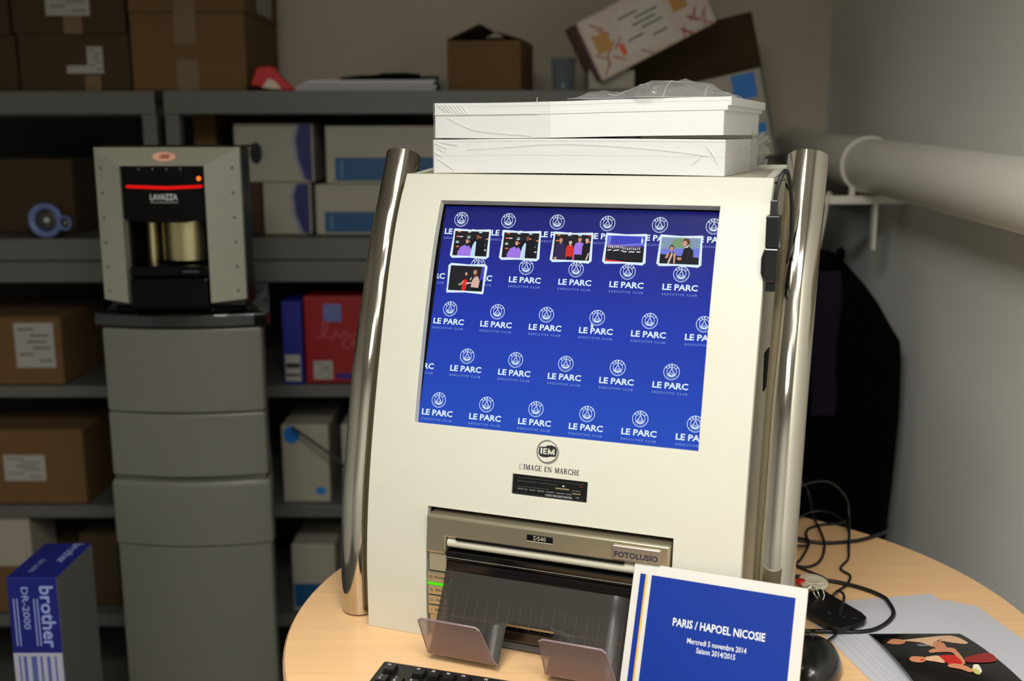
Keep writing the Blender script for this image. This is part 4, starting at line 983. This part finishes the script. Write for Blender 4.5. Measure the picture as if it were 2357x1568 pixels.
# large brown carton behind
lbx = carton('cardboard_box', 'large dark brown carton leaning behind the patterned box', 'box', 0, .34, 0, .22, 0, .20, card_dark, M=frame2(1592, 166, 2.64, .24) @ T(0, .11, -.095), bev=.004)
# white carton with blue squares
wc = carton('white_carton', 'tilted white carton with blue square marks below the big brown one', 'box', 0, .30, 0, .16, 0, .20, white_box, M=frame2(1624, 289, 2.46, .22) @ T(0, .08, -.10), bev=.004)
for x, z, s_ in ((.103, .166, .028), (.124, .067, .012)): MB().box(x-s_, x+s_*.9, -.0812, -.079, z-s_, z+s_).build('blue_square', skyblue, wc)
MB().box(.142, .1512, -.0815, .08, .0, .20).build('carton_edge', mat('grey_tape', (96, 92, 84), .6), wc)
carton('black_crate', 'tall black case standing in the corner under the tilted cartons', 'case', .43, .72, 2.46, 2.90, 0, 1.30, dark)
tag(MB().prism([(0, 0), (.07, .045), (.05, .07), (-.02, .05)], -.01, .06, axis='y').build('grey_envelope', mat('dull_grey_card', (110, 108, 104), .7), M=T(*onY(1745, 385, 2.70))), 'grey padded envelope standing at the right end of the shelf', 'envelope')

# ------------------------------------------------------------------ middle shelf contents
Z2 = 1.1665
def media_box(x0, x1, z0, z1, label, y=2.52, hole=False):
    o = carton('media_carton', label, 'box', x0, x1, y, y+.30, z0, z1, white_box, group='white and blue media cartons on the middle shelf', bev=.004)
    w, h = (x1-x0)/2, z1-z0
    MB().box(-w+.022, w-.004, -.1512, -.149, h*.06, h*.46).build('blue_band', teal_card, o)
    MB().box(-w+.034, -w+.042, -.1520, -.150, h*.12, h*.40).build('band_print', mat('faint_blue_print', (70, 110, 140), .5), o)
    return o
media_box(-.438, -.165, 1.2865, 1.422, 'upper white carton with blue band, left of the kiosk', y=2.52)
media_box(-.466, -.160, Z2, 1.286, 'lower white carton with blue band, left of the kiosk', y=2.52)
def swirl_box(x0, x1, z0, z1, label, hole):
    o = carton('media_carton', label, 'box', x0, x1, 2.53, 2.84, z0, z1, white_box, group='white and blue media cartons on the middle shelf', bev=.004)
    w, h = (x1-x0)/2, z1-z0
    pts = [(w-.004, h*.98), (w-.030, h*.98), (w-.040, h*.75), (w-.036, h*.4), (w-.02, h*.05), (w-.004, h*.02)]
    MB().prism(pts, -.1565, -.154, axis='y').build('blue_curve', navy, o)
    v_, f_ = strip2d([(p[0]-.004, p[1]) for p in pts[1:5]], .006); MB().add(v_, f_, 0, T(0, -.1568, 0) @ RX(pi/2)).build('pale_rim', mat('pale_lilac_card', (120, 120, 150), .5), o)
    if hole:
        v_, f_ = disc(-w+.052, h*.50, .015, .025, 24); MB().add(v_, f_, 0, T(0, -.1568, 0) @ RX(pi/2)).build('dark_disc', black, o)
        v_, f_ = disc(-w+.076, h*.52, .014, .026, 24); MB().add(v_, f_, 0, T(0, -.1562, 0) @ RX(pi/2)).build('grey_disc', mat('pale_grey_card', (150, 148, 136), .6), o)
    return o
swirl_box(-.655, -.468, 1.2905, 1.428, 'upper white carton with black round hole, middle shelf', True)
swirl_box(-.592, -.478, Z2, 1.290, 'lower white carton with curved blue edge, middle shelf', False)
carton('cardboard_box', 'narrow brown carton standing left of the white cartons', 'box', -.650, -.597, 2.54, 2.80, Z2, 1.289, card_dark)
carton('cardboard_box', 'brown carton sliver behind the shelf post', 'box', -.775, -.720, 2.62, 2.80, Z2, 1.452, card_brown)
# reel and dim carton at left
def reel(px, py, r, label, Y=2.47):
    p = onY(px, py, Y); o = thing('film_reel', label, 'reel', T(p.x, p.y, p.z) @ RX(pi/2), 'blue rimmed reels on the left middle shelf')
    MB().lathe([(r*.62, -.002), (r, -.002), (r, .010), (r*.94, .012), (r*.66, .010), (r*.62, -.002)], 40, caps=False).build('rim', mat('blue_grey_plastic', (96, 112, 160), .35), o)
    MB().lathe([(r*.22, -.001), (r*.66, .0), (r*.6, .004), (r*.25, .002)], 32, caps=False).build('disc', mat('dark_grey_disc', (48, 46, 44), .4), o)
    MB().lathe([(.0, .006), (r*.14, .005), (r*.18, .001)], 16).build('hub', mat('pale_hub', (190, 190, 180), .3), o)
    return o
reel(108, 507, .040, 'large blue rimmed reel beside the coffee machine')
reel(152, 513, .017, 'small blue rimmed reel touching the large one', 2.455)
carton('cardboard_box', 'dim brown carton at the back of the left middle shelf', 'box', -1.30, -1.07, 2.60, 2.85, Z2, 1.345, card_dark)
tag(MB().box(-.03, .03, 0, .05, 0, .02).build('small_grey_box', grey_box, M=T(-.885, 2.47, Z2)), 'small grey box just above the coffee machine', 'box')
# ------------------------------------------------------------------ lower shelf contents, left unit
carton('cardboard_box', 'brown carton with tall barcode label left of the coffee cabinet', 'box', -1.33, -1.069, 2.46, 2.74, .8155, .980, card_brown, labels=[(.02, .113, .042, .150, labelm)])
carton('cardboard_box', 'brown carton with wide white label, lower left shelf', 'box', -1.36, -1.038, 2.46, 2.66, .5155, .703, card_brown, labels=[(-.035, .065, .060, .125, labelm)], bev=.004)
wo = thing('open_white_box', 'small open white box with orange packets, lowest left shelf', 'box', T(-1.27, 2.53, .355))
q = MB(); w, d, h, th = .084, .07, .125, .003
q.box(-w, w, -d, -d+th, 0, h); q.box(-w, w, d-th, d, 0, h); q.box(-w, -w+th, -d+th, d-th, 0, h); q.box(w-th, w, -d+th, d-th, 0, h); q.box(-w+th, w-th, -d+th, d-th, 0, th); q.build('carton', white_box, wo)
MB().box(-.03, .07, -.04, .04, .05, h+.004).build('orange_packet', mat('orange_foil', (200, 90, 30), .4), wo)
carton('cardboard_box', 'brown carton carrying the small white box, lowest left shelf', 'box', -1.40, -1.10, 2.46, 2.80, .2305, .3545, card_brown)
carton('cardboard_box', 'dark brown carton behind the blue toner box', 'box', -1.085, -.990, 2.50, 2.80, .2305, .42, card_dark)
# blue drum-unit box
bb = thing('blue_drum_box', 'tall blue and white printer drum box at the lower left', 'box', T(-.850, 1.83, .254))
bw, bd, bh = .0445, .08, .380
MB().box(-bw, bw, -bd, bd, 0, bh).build('carton', [mat('drum_box_blue', (20, 28, 114), .45)], bb, bevel=.002)
MB().box(bw-.0004, bw+.0008, -bd+.001, bd-.001, .002, bh-.002).build('side_face', grey_box, bb)
MB().box(-bw+.001, bw-.001, -bd-.0008, -bd+.001, .002, .236).build('lower_face', mat('drum_box_white', (176, 176, 190), .5), bb)
q = MB()
for x, w_ in ((-.034, .003), (-.026, .006), (-.012, .010), (.004, .004), (.016, .006), (.030, .003)): q.box(x, x+w_, -bd-.0014, -bd-.0007, .004, .230)
q.build('stripe_print', mat('slate_blue_ink', (84, 96, 160), .5), bb)
Mf = T(0, -bd-.0010, 0) @ RX(pi/2)
q = MB(); Mr = Mf @ T(.024, .305, 0) @ RZ(-pi/2); put_text(q, 'brother', .034, Mr, 0, offset=.0007, width=.118)
put_text(q, 'DR-2000', .017, Mf @ T(-.014, .322, 0) @ RZ(-pi/2), 0, offset=.0002, width=.080)
for k, x in enumerate((.002, .008, -.028, -.034)): q.box(x-.001, x+.001, -bd-.0014, -bd-.0007, .25, .34)
q.build('box_lettering', mat('drum_box_ink', (150, 160, 216), .5), bb); q = MB()
Mt = T(0, 0, bh+.0008)
put_text(q, 'brother', .026, Mt @ T(.022, .03, 0) @ RZ(-pi/2), 0, offset=.0004, width=.090)
put_text(q, 'DR-2000', .014, Mt @ T(-.012, -.030, 0) @ RZ(-pi/2), 0, width=.055)
q.build('box_lettering', mat('drum_box_ink', (150, 160, 216), .5), bb)
carton('cardboard_box', 'brown carton on the floor under the blue drum box', 'box', -1.0, -.745, 1.72, 1.96, .0, .2535, card_brown) 
# ------------------------------------------------------------------ lower shelves, right of the coffee cabinet
tag(MB().box(-.024, .022, -.12, .12, 0, .200).build('blue_binder', blue_card, M=T(-.520, 2.58, .8155), bevel=.002), 'blue binder standing beside the red carton', 'binder')
q = MB().box(-.020, .016, -.1212, -.119, .008, .072); q.build('spine_label', labelm, bpy.data.objects['blue_binder'])
q = MB().box(-.018, .014, -.1216, -.1210, .020, .026).box(-.018, .014, -.1216, -.1210, .040, .052); q.build('label_print', ink, bpy.data.objects['blue_binder'].children[0])
rc = carton('red_carton', 'red stationery carton with pale script lettering, left of the kiosk', 'box', -.494, -.30, 2.47, 2.70, .8155, 1.026, red_card, labels=[(-.050, -.008, .150, .192, mat('slate_label', (96, 110, 170), .5)), (-.078, -.032, .010, .055)])
q = MB()
for pts in ([(-.075, .112), (-.050, .118), (-.040, .150), (-.050, .152), (-.052, .118), (-.030, .112), (-.020, .128), (-.012, .112), (0, .128), (.008, .114), (.03, .122)],
            [(.004, .112), (-.006, .098), (0, .086), (.012, .090), (.020, .106), (.024, .088), (.034, .1), (.042, .088), (.06, .096)]):
    v_, f_ = strip2d([(p.x, p.y) for p in spline([(a, b_, 0) for a, b_ in pts], 5)], .0016); q.add(v_, f_, 0, T(0, -.1162, 0) @ RX(pi/2))
q.build('script_print', mat('pale_red_ink', (200, 110, 105), .5), rc)
MB().box(-.024, .06, -.1165, -.114, .012, .024).build('blue_strip', blue_card, rc)
h1 = carton('white_carton', 'white carton with blue swirl on the shelf below the red carton', 'box', -.560, -.446, 2.47, 2.70, .5155, .712, white_box)
q = MB()
for a_ in ((.018, .172, .019, .022, 20), (.085, .030, .013, .009, 16)): v_, f_ = disc(*a_); MB().add(v_, f_, 0, T(-.05, -.1165, 0) @ RX(pi/2)).build('blue_swirl', skyblue, h1)
carton('white_carton', 'white carton partly hidden behind the left chrome tube', 'box', -.415, -.30, 2.47, 2.70, .5155, .712, white_box)
h2 = carton('white_carton', 'white carton with blue base on the bottom shelf near the table', 'box', -.548, -.440, 2.47, 2.74, .2305, .405, white_box)
MB().box(-.050, .052, -.1365, -.134, .010, .072).build('blue_band', teal_card, h2)
cb = spline([onY(672, 985, 2.44), onY(700, 1003, 2.43), onY(745, 1035, 2.42), onY(790, 1072, 2.41), onY(830, 1130, 2.41), onY(845, 1300, 2.40)], 8)
tag(MB().tube([p-cb[0] for p in cb], .0035, 8).build('cable', rubber, M=T(*cb[0])), 'black cable drooping in front of the white swirl carton', 'cable')

# ------------------------------------------------------------------ coffee machine
cmx, cmy = -.645, 2.0
cm = thing('coffee_machine', 'grey and black capsule coffee machine on the grey cabinet', 'coffee machine', T(cmx, cmy, 1.078))
CH = .300
bq = MB()
for bx_ in ((-.128, -.082, .018, .17, 0, CH-.002), (.068, .130, .018, .10, 0, CH-.002), (.068, .112, .10, .17, 0, CH-.002), (-.082, .068, .018, .17, .166, CH-.002), (-.082, .068, .018, .17, 0, .060), (-.082, .068, .128, .17, .060, .166)): bq.box(*bx_)
bq.build('body', black, cm)
MB().box(-.130, .128, .018, .15, CH-.0015, CH+.004).build('top_cover', black_gloss, cm, bevel=.003)
# mitred grey frame: bevelled faces
fr = MB()
A_ = [(-.139, CH), (.134, CH), (.134, .013), (-.139, .013)]; B_ = [(-.086, CH-.034), (.072, CH-.034), (.072, .008), (-.086, .008)]
fo_y, fi_y = .012, -.010     # inner edges stand forward
V = [(x, fo_y, z) for x, z in A_] + [(x, fi_y, z) for x, z in B_] + [(x, .024, z) for x, z in A_] + [(x, .02, z) for x, z in B_]
F = [(0, 1, 5, 4)[::-1], (1, 2, 6, 5)[::-1], (3, 0, 4, 7)[::-1], (8, 9, 1, 0)[::-1], (9, 10, 2, 1)[::-1], (11, 8, 0, 3)[::-1], (4, 5, 13, 12)[::-1], (5, 6, 14, 13)[::-1], (7, 4, 12, 15)[::-1],
     (2, 10, 14, 6)[::-1], (3, 7, 15, 11)[::-1], (8, 9, 13, 12), (9, 10, 14, 13), (11, 8, 12, 15)]
fr.add(V, F); fo2 = fr.build('front_frame', machine_grey, cm)
for i in range(6):
    z = .262-i*.0465
    for x, y in ((.120, .009), (-.126, .008)): MB().lathe([(.0, .0015), (.0025, .0012), (.0032, 0)], 10, 0, T(x+(.006*0), y-.002, z) @ RX(pi/2)).build('rivet', mat('rivet_grey', (96, 94, 84), .4), fo2)
q = MB().prism([(p[0], p[1]) for p in [( .022*math.cos(a)-.003, .0085*math.sin(a)+CH-.017) for a in np.linspace(0, 2*pi, 25)[:-1]]], -.0045, .01, axis='y'); ob = q.build('oval_badge', mat('peach_badge', (236, 176, 146), .5), cm)
MB().prism([(-.013, CH-.020), (.006, CH-.021), (.009, CH-.013), (-.006, CH-.012)], -.0052, -.004, axis='y').build('badge_print', mat('dusty_red_ink', (170, 100, 84), .5), ob)
# black fascia
MB().prism([(-.086, CH-.034), (.072, CH-.034), (.072, .168), (.030, .160), (-.045, .160), (-.086, .168)], -.002, .02, axis='y').build('fascia', mat('fascia_black', (4, 4, 4), .3, spec=.15), cm)
MB().prism([(-.079, .2285), (-.075, .2305), (0, .2280), (.062, .2305), (.067, .2290), (.062, .2250), (0, .2222), (-.075, .2250)], -.0045, -.001, axis='y').build('red_light_bar', emis('red_bar_light', (225, 10, 6), 1.0), cm)
v_, f_ = disc(.0595, .2425, .0042, n=16); MB().add(v_, f_, 0, T(0, -.0035, 0) @ RX(pi/2)).build('orange_light', emis('orange_led', (255, 112, 20), 1.6), cm)
q = MB(); put_text(q, 'LAVAZZA', .0150, T(-.0080, -.0032, .2075) @ RX(pi/2), 0, offset=.0005, width=.052); q.box(-.034, .018, -.0034, -.0030, .1975, .1985); q.build('maker_lettering', mat('lettering_grey', (190, 190, 186), .4), cm)
for i in range(4): v_, f_ = disc(-.052+i*.026, .2600, .0022, n=10); MB().add(v_, f_, 0, T(0, -.0030, 0) @ RX(pi/2)).build('touch_mark', mat('mark_grey', (90, 90, 88), .4), cm)
# cup bay: brushed cylinder and drip tray
MB().lathe([(.052, .085), (.052, .165)], 40, 0, T(.012, .075, 0)).build('brew_chamber', brushed, cm)
MB().lathe([(.012, .078), (.012, .165)], 20, 0, T(-.055, .06, 0)).build('brew_column', brushed, cm)
MB().box(-.080, .068, -.006, .06, .058, .078).build('drip_ledge', MATS['fascia_black'], cm, bevel=.003)
MB().box(-.080, .068, -.012, .06, -.004, .056).build('drip_tray', MATS['fascia_black'], cm, bevel=.005)
q = MB(); [q.box(.020+.0045*k, .0232+.0045*k, -.0068, -.0060, .0665, .0665+.002+.001*(k % 2)) for k in range(7)]; q.build('ledge_lettering', mat('mark_grey', (90, 90, 88), .4), cm)

# ------------------------------------------------------------------ coffee cabinet
cc = thing('coffee_cabinet', 'tall grey plastic cabinet under the coffee machine', 'cabinet', T(-.6425, 2.02, 0))
def bowed(hw, d, zs, bow=.022):
    """body with bowed front; zs list of (z, inset)"""
    mb = MB(); n = 14
    V = []
    for z, ins in zs:
        ring = [(-hw+ins+(2*(hw-ins))*i/n, -bow*math.sin(pi*i/n)**.8+ins*.5) for i in range(n+1)]
        ring += [(hw-ins, .022), (hw*.60, d), (-hw*.60, d), (-hw+ins, .022)]
        V += [(x, y, z) for x, y in ring]
    k = n+5; F = []
    for r_ in range(len(zs)-1):
        for i in range(k): F.append((r_*k+i, r_*k+(i+1) % k, (r_+1)*k+(i+1) % k, (r_+1)*k+i))
    F.append(tuple(range(k))[::-1]); F.append(tuple((len(zs)-1)*k+i for i in range(k)))
    mb.add(V, F); return mb
bowed(.150, .30, [(0, .0), (1.03, .0)], .012).build('body', mat('cabinet_dark_grey', (72, 72, 66), .5), cc)
bowed(.155, .28, [(.866, .001), (.870, 0), (1.028, 0), (1.034, .001)]).build('upper_panel', cabinet_grey, cc, bevel=.004)
bowed(.155, .28, [(.734, .003), (.738, 0), (.860, 0), (.864, .001)]).build('drawer_panel', cabinet_grey, cc, bevel=.004)
bowed(.159, .28, [(.590, .0), (.716, .0), (.726, .004)], .026).build('door_top', cabinet_grey, cc, bevel=.005)
bowed(.1555, .28, [(.02, .0), (.584, .0), (.590, -.003)], .022).build('lower_door', cabinet_grey, cc, bevel=.005)
bowed(.168, .31, [(1.036, .004), (1.040, 0), (1.062, 0), (1.068, .02), (1.0775, .03)], .030).build('top_plate', black_gloss, cc, bevel=.003)

# ------------------------------------------------------------------ drain pipe on the right wall
pA = Vector((.777, 1.20, 1.292)); pB = Vector((.777, 2.975, 1.360))
dp = thing('drain_pipe', 'thick white drain pipe running along the right wall', 'pipe', T(0, 0, 0))
MB().tube([pA.lerp(pB, i/20) for i in range(21)], .0565, 48).build('pipe', pipe_white, dp)
jt = pA.lerp(pB, .632); dirp = (pB-pA).normalized()
MB().tube([jt, jt+dirp*.035], .0582, 48).build('pipe_collar', pipe_white, dp)
j2 = pA.lerp(pB, .155); MB().tube([j2-dirp*.05, j2], .0580, 48).build('pipe_joint', mat('joint_sealant', (220, 212, 196), .6, bump=.8, bscale=90), dp)
br = thing('pipe_bracket', 'white wall bracket holding up the drain pipe', 'bracket', T(0, 2.33, 0))
MB().box(.66, .868, -.012, .012, 1.250, 1.268).build('arm', pipe_white, br, bevel=.002)
MB().tube([(.745, 0, 1.266), (.745, 0, 1.288)], .007, 10).build('stud', pipe_white, br)
MB().tube([(.777+.0592*math.cos(a), 0, 1.335+.0592*math.sin(a)) for a in np.linspace(0, 2*pi, 37)[:-1]], .0028, 8, closed=True).build('clamp', pipe_white, br)
MB().box(.793, .800, -.010, .010, 1.150, 1.252).build('brace', pipe_white, br)

# ------------------------------------------------------------------ coat on a hanger
hx, hy = .640, 2.22
hg = thing('coat_hanger', 'wire coat hanger hooked on the white pipe bracket', 'hanger', T(hx, hy, 1.19))
MB().tube(spline([(.060, .11, .070), (.055, .105, .084), (.045, .09, .080), (.035, .06, .045), (.010, .01, -.020), (0, 0, -.045)], 6), .0030, 8).build('hook', pipe_white, hg)
MB().tube(spline([(-.085, 0, -.115), (-.045, 0, -.080), (0, 0, -.045), (.045, 0, -.080), (.085, 0, -.115)], 6), .0045, 8).build('shoulder_bar', steel_grey, hg)
ct = thing('hanging_coat', 'long black coat hanging against the right wall', 'coat', T(hx, hy, 0))
lv = [(1.160, .030, .020, 0), (1.150, .048, .035, 0), (1.125, .072, .045, 0), (1.09, .100, .055, .004), (1.05, .130, .062, .005), (1.00, .158, .070, .006), (.965, .180, .075, .006), (.92, .184, .080, .006), (.80, .187, .085, .005), (.65, .186, .090, .003), (.50, .184, .095, 0), (.42, .190, .095, 0), (.40, .185, .090, 0)]
V = []; n = 56
for z, a, b_, cx_ in lv:
    for k in range(n):
        an = 2*pi*k/n; fold = 1+.05*math.sin(an*9+z*3)*min(1, (1.16-z)*3)+.03*math.sin(an*5-z*5)
        V.append((cx_+a*math.copysign(abs(math.cos(an))**.8, math.cos(an))*(1 if math.cos(an) > 0 else 1)*(1+(fold-1)*.4), b_*math.sin(an)*fold, z))
F = []
for r_ in range(len(lv)-1):
    for k in range(n): F.append(((r_+1)*n+k, (r_+1)*n+(k+1) % n, r_*n+(k+1) % n, r_*n+k))
F.append(tuple(range(n))); F.append(tuple((len(lv)-1)*n+k for k in range(n))[::-1])
MB().add(V, F, 0, None, True).build('coat', fabric, ct)
MB().grid(lambda u, v: (-.02+.055*u+.004*math.sin(9*v), -.068-.02*v-.006*math.sin(pi*u), 1.125-.30*v), 8, 16).build('lining', lining, ct)
MB().tube(spline([(-.03, -.05, 1.152), (.0, -.058, 1.140), (.035, -.05, 1.150), (.05, -.01, 1.158)], 5), .010, 8).build('collar', fabric, ct)
